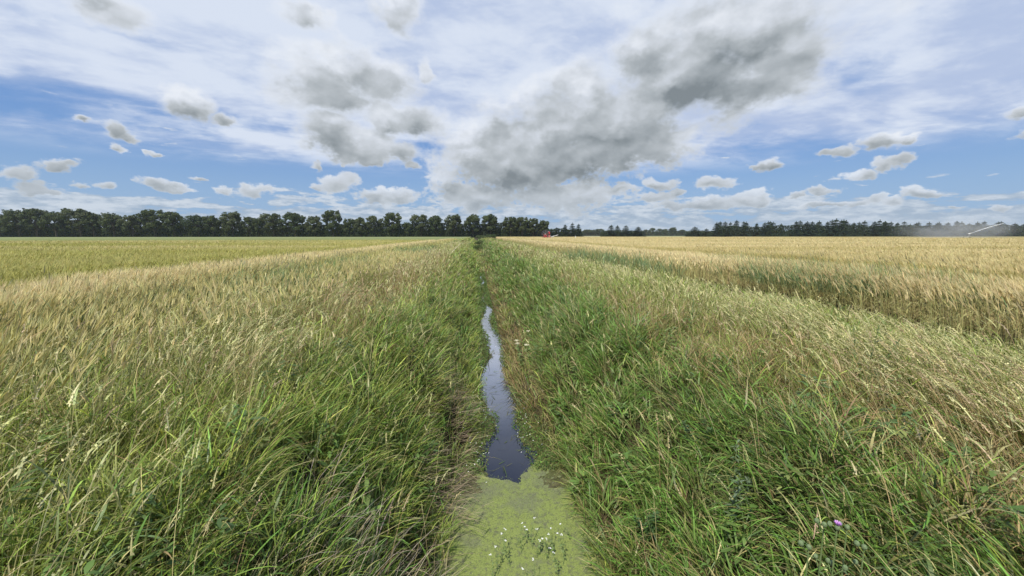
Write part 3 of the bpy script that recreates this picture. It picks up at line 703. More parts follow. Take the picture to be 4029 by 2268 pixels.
# closed crop canopy under the ears
def crop_mat(name, near, nc, far, fc, side):
    m = newmat(name); o = objco(); x, y, z = sep(o)
    ax_ = V.m('ABSOLUTE', x)
    f = sstep(ax_, abs(TL if side < 0 else TR) - .5, abs(TL if side < 0 else TR) + .4)
    n1_ = noise(o, 2.2, 8, .7); n2_ = noise(vec(x * .05, y * .35, 0), 1.0, 6, .6); n3_ = noise(vec(x * .03, y * .03, 2), 1.0, 4, .5)
    a = mixc(sstep(n1_, .35, .65), near, nc); b_ = mixc(sstep(n1_, .35, .65), far, fc)
    c = mixc(f, a, b_)
    c = mixc(sstep(V.m('ABSOLUTE', ax_ - (abs(TL if side < 0 else TR) + .9)), .5, 1.4, .8, 0), c, (.20, .21, .06))
    c = mixc(sstep(n2_, .42, .60, 0, .75), c, fc)
    c = mixc(sstep(n3_, .45, .60, 0, .35), c, near)
    out(principled(c, .9, .1, bump=noise(o, 5, 6, .7), bd=.12)); return m
M_CL = crop_mat('barley_canopy_left', (.42, .34, .16), (.30, .24, .10), (.33, .30, .09), (.20, .205, .055), -1)
M_CR = crop_mat('barley_canopy_right', (.47, .365, .19), (.35, .27, .12), (.40, .32, .14), (.25, .225, .075), 1)
def canopy_z(x, y):
    return .50 + .17 * fbm(x, y, 1.2, 85) + .05 * (vnoise(x, y, .25, 86) - .5) - .36 * rut(x, y)
def canopy(side, y1, m):
    e0 = 1.7
    us = sorted(set([0, .1] + list(np.arange(.2, 9, .2)) + prog(9, .3, 1.10, 420)))
    ys_ = sorted(set(list(np.arange(.5, 30, .25)) + prog(30, .35, 1.035, y1)))
    U, Y = np.meshgrid(np.array(us), np.array(ys_), indexing='ij')
    ed = (edge_l(Y) if side < 0 else edge_r(Y)) + side * e0
    ed = np.where(U > 9, (-4.75 if side < 0 else 6.75) + side * e0, ed)
    X = ed + side * U; Zz = canopy_z(X, Y); Zz = np.where(U < .01, 0.0, Zz)
    nx, ny = X.shape; i = (np.arange(nx - 1)[:, None] * ny + np.arange(ny - 1)[None]).ravel()
    q = np.stack([i, i + ny, i + ny + 1, i + 1], 1)
    b = MB(); b.add(np.stack([X, Y, Zz], -1).reshape(-1, 3), q, np.zeros((X.size, 3))); return b
b = canopy(-1, 76, M_CL).build('barley', M_CL); tag(b, 'dense body of the barley crop left of the ditch', 'barley', None, 'stuff')
b = canopy(1, 262, M_CR).build('barley', M_CR); tag(b, 'dense body of the barley crop right of the ditch', 'barley', None, 'stuff')

# green field behind the left barley
M_GF = newmat('green_crop'); o = objco(); x, y, z = sep(o)
c = mixc(sstep(noise(o, .8, 6, .6), .4, .6), (.17, .195, .060), (.205, .225, .080))
c = mixc(sstep(y, 78, 200), c, (.225, .25, .105))
out(principled(c, .9, .1, bump=noise(o, 3, 5, .7), bd=.1))
b = MB(); xs_ = np.array(sorted(prog(-3, -1, 1.12, -420))); ys_ = np.array(prog(76, .5, 1.04, 262))
X, Y = np.meshgrid(xs_, ys_, indexing='ij'); nx, ny = X.shape; i = (np.arange(nx - 1)[:, None] * ny + np.arange(ny - 1)[None]).ravel()
b.add(np.stack([X, Y + .0 * X, .46 + .1 * fbm(X, Y, 3, 15)], -1).reshape(-1, 3), np.stack([i, i + ny, i + ny + 1, i + 1], 1), np.zeros((X.size, 3)))
tag(b.build('green_crop', M_GF), 'flat green crop field between the left barley and the trees', 'crop field', None, 'stuff')
# pale open fields beyond the trees
M_PF = newmat('pale_field'); o = objco(); x, y, z = sep(o)
out(principled(mixc(sstep(noise(vec(x * .01, y * .03, 0), 1, 3), .4, .6), (.40, .35, .20), (.17, .22, .08)), .9, .1))
b = MB(); b.add([(-3000, 300, .25), (3000, 300, .25), (3000, 2500, .25), (-3000, 2500, .25)], [(0, 1, 2, 3)], np.zeros((4, 3)))
tag(b.build('field', M_PF), kind='structure')

# weeds standing above the barley: couch grass in blue-green drifts
mb = MB()
for (xa, xb, ya, yb, n_, side, wm) in ((7.2, 10.6, 4.6, 13.5, 7500, 1, 1.3), (-5.9, -3.2, 7, 14, 4200, -1, 1.5), (-7, -4.8, 3.5, 8, 700, -1, 1.1), (-5, -3, 18, 34, 1500, -1, 3), (4.5, 7.0, 10, 24, 1500, 1, 2.2)):
    x, y = scatter(int(n_ * DENS), xa, xb, ya, yb)
    cx_, cy_ = (xa + xb) / 2, (ya + yb) / 2
    k = (fbm(x, y, 1.0, 95) > .47) & (((x - cx_) / (xb - xa) * 2) ** 2 + ((y - cy_) / (yb - ya) * 2) ** 2 < 1) & infov(x, y, .8)
    x, y = x[k], y[k]; m_ = len(x)
    blades(mb, np.stack([x, y, np.full(m_, .38)], 1), rng.uniform(.35, .80, m_), rng.uniform(.005, .010, m_) * wm, R(92) + rng.normal(0, 1.0, m_), rng.uniform(.05, .4, m_), rng.uniform(.2, 1.9, m_), jit(np.repeat(BLUEG[None] * 1.05, m_, 0), .25), 4)
    kk = rng.random(m_) < .07; x, y = x[kk], y[kk]; m_ = len(x)
    heads(mb, np.stack([x, y, np.full(m_, .3)], 1), rng.uniform(.6, .85, m_), R(95) + rng.normal(0, .5, m_), rng.uniform(0, .2, m_), rng.uniform(.1, .6, m_), jit(np.repeat(np.array([[.16, .15, .08]]), m_, 0), .2), jit(np.repeat(OLIVE[None], m_, 0), .2), rng.uniform(.08, .14, m_), np.full(m_, wm), m=8, droop=.4, spread=.003)
tag(mb.build('couch_grass', M_GRASS), 'blue-green couch grass standing above the edge of the barley', 'grass', None, 'stuff')

# ---------------------------------------------------------------- trees
def tube(b, p0, p1, r0, r1, n=7, col=(.1, .09, .07)):
    p0 = np.array(p0, float); p1 = np.array(p1, float); d = p1 - p0; L = np.linalg.norm(d); d /= L
    a = np.cross(d, [0, 0, 1.0]); a = np.array([1.0, 0, 0]) if np.linalg.norm(a) < 1e-3 else a / np.linalg.norm(a); c = np.cross(d, a)
    t = np.arange(n) / n * 2 * PI
    ring = np.cos(t)[:, None] * a + np.sin(t)[:, None] * c
    v = np.concatenate([p0 + ring * r0, p1 + ring * r1]); i = np.arange(n); j = (i + 1) % n
    b.add(v, np.stack([i, j, j + n, i + n], 1), np.repeat([col], 2 * n, 0))
def bent(b, pts, r, n=6):
    for k in range(len(pts) - 1): tube(b, pts[k], pts[k + 1], r[k], r[k + 1], n)
def leafcloud(mb, cen, rad, n, size, cols, flat=.75, shell=.45, g=None):
    g = g or rng
    d = g.normal(0, 1, (n, 3)); d /= np.linalg.norm(d, axis=1, keepdims=True)
    r = (shell + (1 - shell) * g.random(n)) ; p = cen + d * r[:, None] * np.array(rad)
    nrm = d * .7 + g.normal(0, .6, (n, 3)) + np.array([0, 0, .4]); nrm /= np.linalg.norm(nrm, axis=1, keepdims=True)
    t = np.cross(nrm, g.normal(0, 1, (n, 3))); t /= np.linalg.norm(t, axis=1, keepdims=True) + 1e-6; s = np.cross(nrm, t)
    L = size * g.uniform(.6, 1.4, n)
    mb.quads(p, t * L[:, None], s * L[:, None] * .7, jit(np.repeat(np.array([cols]), n, 0), .22))
OC = [np.array([.068, .094, .036]), np.array([.082, .104, .040]), np.array([.055, .080, .036]), np.array([.100, .118, .052])]
def oak_mesh(seed, aspect, gap):
    """unit tree: 1 high, aspect wide; the meshes are scaled per tree"""
    g = np.random.default_rng(seed); b = MB(); w_ = aspect / 2
    tops = []
    trunk_top = .34
    bent(b, [(0, 0, -.02), (g.normal(0, .01), 0, .18), (g.normal(0, .02), 0, trunk_top), (g.normal(0, .03), 0, .62), (g.normal(0, .03), 0, .84)], [.026, .020, .017, .010, .004])
    lobes = []
    nl = 20
    for k in range(nl):
        z = .30 + .60 * (k + g.random()) / nl
        env = math.sqrt(max(.05, 1 - ((z - .55) / .44) ** 2))
        a = k * 2.4 + g.random(); rr = w_ * env * g.uniform(.45, .80)
        c_ = np.array([math.cos(a) * rr, math.sin(a) * rr, z]); s_ = g.uniform(.10, .165)
        if g.random() < gap and z < .72: s_ *= .6
        lobes.append((c_, s_))
        bent(b, [(0, 0, z - .16 - .1 * rr), tuple(c_ * np.array([.5, .5, 1]) - np.array([0, 0, .05])), tuple(c_)], [.010, .006, .002], 4)
    lobes.append((np.array([g.normal(0, .03), 0, .90]), .10)); lobes.append((np.array([0, 0, .74]), .16))
    return b, lobes, g
def build_oak(seed, aspect, gap, lv, size):
    b, lobes, g = oak_mesh(seed, aspect, gap)
    mb = MB()
    for c_, s_ in lobes:
        leafcloud(mb, c_, (s_ * aspect * 1.15, s_ * aspect * 1.15, s_ * .62), int(lv * (s_ / .12) ** 2), size, OC[seed % 4] * g.uniform(.85, 1.15), g=g)
        for q in range(3):                                   # ragged twigs at the rim
            o_ = g.normal(0, 1, 3); o_ /= np.linalg.norm(o_); leafcloud(mb, c_ + o_ * np.array([aspect, aspect, .7]) * s_ * 1.15, (.035, .035, .022), int(lv * .10), size * .9, OC[(seed + 1) % 4], g=g)
    tr = b.build('trunk', M_BARK); cr_ = mb.build('crown', M_LEAF)
    tm, cm = tr.data, cr_.data
    bpy.data.objects.remove(tr); bpy.data.objects.remove(cr_); return tm, cm
OAKV = [build_oak(s_, a, gp, 330, .017) for s_, a, gp in ((1, .8, .3), (2, .95, .5), (3, .72, .3), (4, .9, .6), (5, .66, .2), (6, 1.0, .4), (7, .8, .7))]
ASP = [.8, .95, .72, .9, .66, 1.0, .8]
def place_tree(name, meshes, x, y, h, sx, rz, **k):
    e = empty(name, (x, y, 0), rz, **k)
    for nm, me in zip(('trunk', 'crown'), meshes):
        ob = bpy.data.objects.new(nm, me); C.objects.link(ob); ob.parent = e; ob.scale = (sx, sx, h)
    return e
OAKS=[(-279.5,248.6,13.9,12.1),(-270.3,249.5,16.6,13.7),(-261.6,250.2,18.1,12.0),(-252.1,251.1,15.7,13.2),(-239.7,252.1,18.5,14.1),(-233.1,252.6,15.8,8.7),(-222.4,253.5,15.3,11.7),(-212.1,254.2,14.4,10.5),(-200.3,255.1,18.2,12.9),(-189.7,255.8,16.9,11.0),(-175.9,256.7,14.9,15.1),(-167.6,257.2,14.6,9.9),(-155.9,257.9,16.9,13.0),(-146.4,258.4,14.0,8.7),(-140.8,258.7,13.0,6.0),(-131.8,259.2,16.6,14.2),(-118.6,259.9,16.9,15.0),(-107.0,260.5,14.6,10.6),(-94.9,261.1,18.9,11.4),(-84.3,261.6,13.2,8.3),(-77.8,261.8,14.0,8.4),(-68.5,262.3,15.4,11.5),(-56.1,262.8,17.6,11.6),(-46.0,263.2,10.5,7.8),(-37.4,263.5,16.6,13.2),(-28.0,263.8,15.7,11.8),(-14.9,264.3,16.2,12.9),(-2.1,264.7,16.3,12.3),(10.6,265.1,16.9,12.4),(24.6,265.6,15.2,11.0),(33.1,265.8,15.1,9.6),(41.3,266.0,14.2,8.5),(48.1,266.2,12.7,8.5)]
MID=[(52.4,258.1,5.9,5.4),(57.2,261.7,7.3,6.2),(63.7,263.1,9.4,6.3),(68.9,262.6,10.6,6.3),(73.8,264.1,9.8,5.6),(108.1,290.9,9.9,8.2),(114.5,294.3,9.6,7.1),(119.8,289.8,9.5,8.2),(129.6,288.8,8.4,9.5),(174.8,284.5,8.4,10.7),(181.7,279.8,6.9,6.9)]
FAR=[(185.2,605.0,10.6,25.6),(202.1,603.3,11.8,25.6),(217.0,601.9,9.3,17.0),(280.6,595.7,10.6,12.8),(291.6,594.6,13.6,11.1),(303.1,593.5,12.3,12.8),(313.2,592.5,11.8,11.1),(325.1,591.4,14.0,15.3),(340.0,589.9,10.6,15.3),(369.7,587.1,9.3,17.0)]
CON=[(183.7,271.5,11.7),(188.3,271.1,12.3),(191.6,270.8,12.3),(195.4,270.4,11.7),(201.1,269.9,13.1),(203.4,269.6,12.5),(208.2,269.2,11.9),(213.1,268.7,11.1),(218.6,268.2,11.9),(221.9,267.8,12.1),(226.5,267.4,12.1),(229.4,267.1,12.1),(235.3,266.5,11.3),(243.2,265.8,12.9),(247.0,265.4,13.1),(251.5,265.0,12.3),(255.2,264.6,12.1),(261.4,264.0,11.7),(264.5,263.7,12.5),(266.9,263.5,12.5),(271.2,263.1,13.3),(274.6,262.7,14.1),(277.1,262.5,13.5),(280.3,262.2,13.5),(283.6,261.9,13.3),(288.9,261.3,11.3),(295.6,260.7,12.1),(298.0,260.5,12.5),(303.9,259.9,12.7),(306.5,259.6,13.1),(310.2,259.3,12.7),(313.4,259.0,12.5),(317.3,258.6,12.3),(322.2,258.1,11.1),(325.8,257.8,11.3),(329.7,257.4,12.3),(334.1,257.0,10.7),(336.8,256.7,11.7),(339.4,256.4,11.9),(344.1,256.0,11.5),(350.6,255.4,11.1),(353.8,255.1,11.5),(356.3,254.8,11.7),(359.5,254.5,11.7),(365.8,253.9,12.3),(371.9,253.3,11.9),(376.2,252.9,11.3),(382.1,252.3,11.1),(385.1,252.0,12.1),(389.4,251.6,12.5),(397.1,250.9,11.9),(400.1,250.6,12.1),(402.8,250.3,10.3),(407.5,249.8,10.7),(413.4,249.3,10.9),(420.5,248.6,10.7),(425.9,248.1,10.7)]
ORD = ['first', 'second', 'third', 'fourth', 'fifth', 'sixth', 'seventh', 'eighth', 'ninth', 'tenth', 'eleventh', 'twelfth', 'thirteenth', 'fourteenth', 'fifteenth', 'sixteenth', 'seventeenth', 'eighteenth', 'nineteenth', 'twentieth']
def nth(i):
    if i < 20: return ORD[i]
    tens = {2: 'twenty', 3: 'thirty', 4: 'forty', 5: 'fifty'}
    full = {3: 'thirtieth', 4: 'fortieth', 5: 'fiftieth'}
    t, u_ = divmod(i + 1, 10)
    return full[t] if u_ == 0 else tens[t] + '-' + ORD[u_ - 1]
tr_ = random.Random(3)
for i, (x, y, h, wd) in enumerate(OAKS):
    asp = wd / h; v = min(range(7), key=lambda q: abs(ASP[q] - asp) + tr_.random() * .25)
    look = 'tall broad-crowned' if h > 16 and asp > .72 else 'tall narrow-crowned' if h > 16 else 'small low' if h < 13.2 else 'round-crowned' if asp > .7 else 'slim'
    place_tree('broadleaf_tree', OAKV[v], x, y, h, wd / ASP[v] * 1.12, tr_.uniform(0, 6.28),
               label='%s tree, %s from the left in the long row behind the green field' % (look, nth(i)), cat='tree', group='broadleaf trees in the row left of the red machine')

# conifers
def build_conifer(seed, lean=0):
    g = np.random.default_rng(seed); b = MB(); tube(b, (0, 0, -.02), (0, 0, .97), .014, .002, 6)
    mb = MB(); tiers = 17
    for k in range(tiers):
        z = .10 + .86 * k / tiers + g.normal(0, .008); R_ = .30 * (1 - z) ** 1.0 + .008
        nb = 8 if z < .6 else 6
        for q in range(nb):
            if g.random() < .10: continue
            a = q / nb * 2 * PI + g.normal(0, .3); L = R_ * g.uniform(.6, 1.2); dr = -.12 if z < .75 else .05
            tip = np.array([math.cos(a) * L, math.sin(a) * L, z + dr * L])
            tube(b, (0, 0, z), tip, .0035, .001, 3)
            m_ = int(18 + 60 * L / .25); t = g.random(m_) ** .7
            p = np.array([0, 0, z]) * (1 - t[:, None]) + tip * t[:, None] + g.normal(0, 1, (m_, 3)) * np.array([.014, .014, .007])
            dd = g.normal(0, .5, (m_, 3)) + np.array([math.cos(a), math.sin(a), -.25]); dd /= np.linalg.norm(dd, axis=1, keepdims=True)
            s = np.cross(dd, g.normal(0, 1, (m_, 3))); s /= np.linalg.norm(s, axis=1, keepdims=True)
            mb.quads(p, dd * .024, s * .010, jit(np.repeat([[.044, .070, .040]], m_, 0), .22))
    m_ = 26; p = np.stack([g.normal(0, .006, m_), g.normal(0, .006, m_), g.uniform(.9, 1.0, m_)], 1)
    mb.quads(p, np.repeat([[.003, 0, .016]], m_, 0), g.normal(0, .006, (m_, 3)), jit(np.repeat([[.044, .070, .040]], m_, 0), .2))
    tr = b.build('trunk', M_BARK); cr_ = mb.build('crown', M_NEEDLE); tm, cm = tr.data, cr_.data
    bpy.data.objects.remove(tr); bpy.data.objects.remove(cr_); return tm, cm
CONV = [build_conifer(40 + k) for k in range(6)]
for i, (x, y, h) in enumerate(CON):
    place_tree('conifer_tree', CONV[i % 6], x + tr_.uniform(-.8, .8), y + tr_.uniform(-3, 3), h * tr_.uniform(.95, 1.03), h * tr_.uniform(1.45, 1.95), tr_.uniform(0, 6.28),
               label='spiky dark conifer, %s from the left in the long shelter belt behind the right field' % nth(i), cat='tree', group='conifers in the shelter belt on the right')
midlab = ['lowest conifer right beside the red machine', 'second small conifer to the right of the red machine', 'conifer in the middle of the clump beside the red machine', 'tallest conifer in the clump beside the red machine', 'conifer at the right end of the clump beside the red machine',
          'bushy conifer standing left of three in the gap between the tree rows', 'slender conifer close behind the bushy one in the gap between the tree rows', 'pointed conifer in the middle of the gap between the tree rows', 'wide low conifer right of the pointed one in the gap',
          'single broad conifer just left of the long shelter belt', 'low conifer at the left foot of the long shelter belt']
for i, (x, y, h, wd) in enumerate(MID):
    place_tree('conifer_tree', CONV[(i * 5) % 6], x, y, h, wd * 2.7, tr_.uniform(0, 6.28), label=midlab[i], cat='tree', group='scattered conifers in the gap between the tree rows')
FARN = ['leftmost', 'second', 'third', 'fourth', 'fifth', 'sixth', 'seventh', 'eighth', 'ninth', 'rightmost']
for i, (x, y, h, wd) in enumerate(FAR):
    v = (i * 3) % 7
    place_tree('broadleaf_tree', OAKV[v], x, y, h * 1.05, wd / ASP[v], tr_.uniform(0, 6.28), label='distant hazy round tree, %s of those seen through the gap beside the red machine' % FARN[i], cat='tree', group='distant trees seen through the gap')

# hedges: dense undergrowth along each row
def hedge(p0, p1, hfun, depth, n, size, col, lab, holes=0, core=.62):
    p0 = np.array(p0); p1 = np.array(p1); L = np.linalg.norm(p1 - p0); d = (p1 - p0) / L; nn = np.array([-d[1], d[0]])
    mb = MB(); t = rng.random(n) * L; H = hfun(t); z = H * rng.random(n) ** .75
    off = rng.normal(0, depth / 2, n) * np.sqrt(np.clip(1.05 - (z / H), .1, 1))
    p = np.stack([p0[0] + d[0] * t + nn[0] * off, p0[1] + d[1] * t + nn[1] * off, z], 1)
    nr = rng.normal(0, 1, (n, 3)) + np.array([-nn[0], -nn[1], .5]) * .8; nr /= np.linalg.norm(nr, axis=1, keepdims=True)
    tt = np.cross(nr, rng.normal(0, 1, (n, 3))); tt /= np.linalg.norm(tt, axis=1, keepdims=True); s = np.cross(nr, tt)
    S = size * rng.uniform(.6, 1.4, n)
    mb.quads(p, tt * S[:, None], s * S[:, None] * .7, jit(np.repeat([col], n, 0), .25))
    # shade inside the hedge, put in as inner sheets of darkened leaf colour
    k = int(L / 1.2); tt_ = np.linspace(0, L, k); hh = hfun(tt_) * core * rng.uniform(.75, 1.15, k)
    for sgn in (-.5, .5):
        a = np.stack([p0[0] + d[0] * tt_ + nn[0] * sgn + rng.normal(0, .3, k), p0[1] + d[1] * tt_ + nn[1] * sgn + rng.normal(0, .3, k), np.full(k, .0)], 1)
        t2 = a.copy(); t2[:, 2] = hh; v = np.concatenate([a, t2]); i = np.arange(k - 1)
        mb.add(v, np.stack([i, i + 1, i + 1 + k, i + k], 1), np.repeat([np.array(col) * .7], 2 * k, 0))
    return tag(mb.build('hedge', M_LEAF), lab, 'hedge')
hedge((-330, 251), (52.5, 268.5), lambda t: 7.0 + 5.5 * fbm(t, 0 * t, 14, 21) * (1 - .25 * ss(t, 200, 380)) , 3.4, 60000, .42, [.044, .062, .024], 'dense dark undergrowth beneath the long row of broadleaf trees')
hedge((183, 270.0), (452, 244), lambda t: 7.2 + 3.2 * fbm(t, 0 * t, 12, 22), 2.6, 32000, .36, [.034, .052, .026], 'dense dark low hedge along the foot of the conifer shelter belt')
hedge((50, 260), (77, 268), lambda t: 4.8 + 2.6 * fbm(t, 0 * t, 6, 23), 3, 3000, .36, [.042, .062, .024], 'low bushy hedge under the conifer clump beside the red machine')
hedge((100, 292), (133, 289), lambda t: 4.2 + 2.0 * fbm(t, 0 * t, 6, 24), 3, 1500, .36, [.040, .058, .026], 'short thick hedge under the conifers in the gap')
hedge((168, 286), (186, 276), lambda t: 3.4 + 1.4 * fbm(t, 0 * t, 6, 25), 3, 900, .36, [.040, .058, .026], 'small hedge at the left end of the shelter belt')
hedge((170, 640), (420, 615), lambda t: 5.5 + 5 * fbm(t, 0 * t, 22, 26), 5, 7000, .9, [.055, .075, .045], 'distant low wood edge on the horizon in the gap', core=.8)
# bushes in the ditch
def bush(x, y, z, r, h, n, size, col, lab):
    e = empty('bush', (x, y, z), 0, label=lab, cat='bush')
    mb = MB(); tb = MB()
    for k in range(7):
        a = random.random() * 6.28; c_ = np.array([math.cos(a) * r * .5, math.sin(a) * r * .5, h * random.uniform(.3, .75)])
        leafcloud(mb, c_, (r * .5, r * .5, h * .32), n // 7, size, np.array(col) * random.uniform(.8, 1.2)); tube(tb, (0, 0, -.1), tuple(c_), .03, .008, 5)
    mb.build('foliage', M_LEAF, e); tb.build('stems', M_BARK, e)
bush(.6, 62, -.9, 1.5, 1.15, 1800, .05, [.085, .125, .04], 'dark green bush growing in the bottom of the ditch far along')
bush(.9, 84, -.6, 1.5, 1.1, 1200, .07, [.075, .105, .035], 'low rounded bush in the ditch beyond the dark one')
bush(6.6, 160, .1, 2.4, 2.3, 1200, .14, [.060, .088, .034], 'green bush at the far end of the ditch against the tree row')
bush(2.2, 150, .1, 2.6, 1.6, 1200, .14, [.085, .11, .045], 'pale green bush at the far end of the ditch, left of the darker one')
bush(1.9, 34, -.35, .45, .75, 700, .03, [.17, .22, .03], 'yellow-green leafy plant on the right bank halfway along the ditch')

# ---------------------------------------------------------------- hose reel irrigation machine (red)
def bobj(name, m, parent, fn):
    bm = bmesh.new(); fn(bm); me = bpy.data.meshes.new(name); bm.to_mesh(me); bm.free(); me.materials.append(m)
    o_ = bpy.data.objects.new(name, me); C.objects.link(o_); o_.parent = parent; return o_
def box(bm, c_, s_, rot=None):
    from mathutils import Matrix, Vector, Euler
    M = Matrix.Translation(c_) @ (Euler(rot).to_matrix().to_4x4() if rot else Matrix()) @ Matrix.Diagonal((*s_, 1))
    r = bmesh.ops.create_cube(bm, size=1, matrix=M)
    bmesh.ops.bevel(bm, geom=list({e for v in r['verts'] for e in v.link_edges}), offset=min(s_) * .12, segments=1, affect='EDGES')
def cyl(bm, p0, p1, r0, r1=None, n=16, caps=True):
    from mathutils import Vector
    p0 = Vector(p0); p1 = Vector(p1); d = p1 - p0; q = d.to_track_quat('Z', 'Y').to_matrix().to_4x4()
    from mathutils import Matrix
    bmesh.ops.create_cone(bm, cap_ends=caps, segments=n, radius1=r0, radius2=r0 if r1 is None else r1, depth=d.length, matrix=Matrix.Translation((p0 + p1) / 2) @ q)
def torus(bm, R_, r_, axis_x, z, n=40, m=8, cy=0, a0=0, a1=2 * PI):
    full = a1 - a0 > 6.2; vs_ = []
    for i in range(n + (0 if full else 1)):
        a = a0 + (a1 - a0) * i / n; ring = []
        for j in range(m):
            b_ = j / m * 2 * PI; rr = R_ + r_ * math.cos(b_); ring.append(bm.verts.new((axis_x + r_ * math.sin(b_), cy + rr * math.cos(a), z + rr * math.sin(a))))
        vs_.append(ring)
    for i in range(n):
        A, B = vs_[i], vs_[(i + 1) % len(vs_)]
        for j in range(m): bm.faces.new((A[j], A[(j + 1) % m], B[(j + 1) % m], B[j]))
rl = empty('hose_reel_irrigator', (28.4, 148.0, 0), R(68), label='red wheeled hose reel irrigation machine with a big black coil standing in the barley', cat='irrigation machine')
# local axes: y across the reel's face, x the axle of the drum
drum = bobj('hose_reel', M_PIPE, rl, lambda bm: [torus(bm, 1.18, .06, xx, 2.05, cy=.55) for xx in np.arange(-.5, .51, .12)] + [torus(bm, 1.28, .06, xx, 2.05, cy=.55) for xx in np.arange(-.44, .45, .12)])
bobj('rim', M_PIPE, drum, lambda bm: [torus(bm, 1.52, .05, xx, 2.05, n=44, cy=.55) for xx in (-.62, .62)])
bobj('spokes', M_STEEL, drum, lambda bm: [cyl(bm, (xx, .55, 2.05), (xx, .55 + 1.5 * math.cos(a), 2.05 + 1.5 * math.sin(a)), .03, n=6) for xx in (-.62, .62) for a in np.arange(8) / 8 * 2 * PI] + [cyl(bm, (-.7, .55, 2.05), (.7, .55, 2.05), .18)])
bobj('frame', M_RED, rl, lambda bm: [box(bm, (xx, 0, .85), (.14, 3.4, .2)) for xx in (-.8, .8)] + [box(bm, (0, yy, .85), (1.7, .16, .16)) for yy in (-1.6, 0, 1.6)] + [box(bm, (xx, .25, 1.45), (.12, .16, 1.3), (.3, 0, 0)) for xx in (-.8, .8)] + [box(bm, (xx, .85, 1.45), (.12, .16, 1.3), (-.3, 0, 0)) for xx in (-.8, .8)])
bobj('gearbox', M_RED, rl, lambda bm: [box(bm, (.2, -.75, 2.35), (.9, .95, .8)), box(bm, (.2, -.85, 2.85), (.55, .5, .3)), box(bm, (.5, -.6, 1.6), (.5, .6, .7)), box(bm, (.6, .5, 1.15), (.3, 1.3, .5))])
ec_ = bobj('engine_cover', M_PINK, rl, lambda bm: box(bm, (0, -.95, 1.25), (1.1, .7, .55)))
bobj('exhaust', M_STEEL, ec_, lambda bm: cyl(bm, (0, -.75, 2.9), (0, -.75, 3.3), .08, n=8))
bobj('side_panel', M_PINK, rl, lambda bm: box(bm, (.86, .9, 1.2), (.06, .6, .3)))
bobj('hose_guide', M_STEEL, rl, lambda bm: [cyl(bm, (-.7, -1.3, 1.0), (-.5, -1.5, 1.7), .05, n=8), cyl(bm, (.7, -1.3, 1.0), (.5, -1.5, 1.7), .05, n=8), cyl(bm, (-.5, -1.5, 1.7), (.5, -1.5, 1.7), .05, n=8)])
bobj('drawbar', M_STEEL, rl, lambda bm: [cyl(bm, (0, -1.6, .95), (0, -4.6, 1.75), .11, .09, 8), cyl(bm, (0, -1.6, .85), (0, -3.0, 1.05), .05, .05, 8), box(bm, (0, -4.0, 1.5), (.16, .5, .2), (-.26, 0, 0)), cyl(bm, (0, -3.0, 1.0), (0, -3.0, .1), .05, .05, 8)])
for sx in (-1, 1):
    for yy in (-.55, .6):
        wh = bobj('wheel', M_RUBBER, rl, lambda bm: torus(bm, .34, .14, sx * 1.0, .48, n=24, cy=yy))
        bobj('rim', M_RED, wh, lambda bm: cyl(bm, (sx * .92, yy, .48), (sx * 1.06, yy, .48), .24, n=14))

# sprinkler cart with its jet
gx_, gy_ = 197.2, 131.6
sp = empty('sprinkler_cart', (gx_, gy_, 0), R(-8), label='white sprinkler gun on a small wheeled cart throwing a water jet over the right field', cat='sprinkler')
bobj('cart_frame', M_STEEL, sp, lambda bm: [cyl(bm, (-.9, -.8, .5), (0, 0, 1.3), .05, n=8), cyl(bm, (-.9, .8, .5), (0, 0, 1.3), .05, n=8), cyl(bm, (.9, 0, .5), (0, 0, 1.3), .05, n=8), cyl(bm, (0, 0, 1.2), (0, 0, 2.15), .07, n=10), cyl(bm, (-.9, -.9, .5), (-.9, .9, .5), .05, n=8)])
bobj('gun_barrel', M_WHITE, sp, lambda bm: [cyl(bm, (-.35, 0, 2.1), (1.1, 0, 2.55), .13, .07, 12), box(bm, (-.1, 0, 2.2), (.7, .3, .32), (0, -.25, 0)), cyl(bm, (0, 0, 2.1), (0, 0, 2.3), .15, n=12)])
for p_ in ((-.9, -.95), (-.9, .95), (.9, 0)):
    bobj('wheel', M_RUBBER, sp, lambda bm: [cyl(bm, (p_[0], p_[1] - .08, .38), (p_[0], p_[1] + .08, .38), .38, n=18)])
M_JET = newmat('water_jet'); p = principled((.85, .88, .90), .4, .5); tp = V.nt.nodes.new('ShaderNodeBsdfTransparent'); mx = V.nt.nodes.new('ShaderNodeMixShader')
fac = sstep(noise(objco(), 2.2, 5, .7), .30, .62, .08, .50); V.nt.links.new(fac.s, mx.inputs[0]); V.nt.links.new(tp.outputs[0], mx.inputs[1]); V.nt.links.new(p.outputs[0], mx.inputs[2]); out(mx)
jb = MB()
tt = np.linspace(0, 1, 15); jx = 1.1 + tt * 11.2; jz = 2.55 + 4.6 * tt - .9 * tt ** 2; jr = np.interp(tt, [0, .2, .7, 1], [.06, .13, .20, .12])
for k in range(14): tube(jb, (jx[k], 0, jz[k]), (jx[k + 1], 0, jz[k + 1]), jr[k], jr[k + 1], 8)
jo = jb.build('water_jet', M_JET); jo.location = (gx_, gy_, 0); jo.rotation_euler = (0, 0, R(-8)); tag(jo, 'white jet of water rising to the right from the sprinkler gun', 'water jet', None, 'stuff')
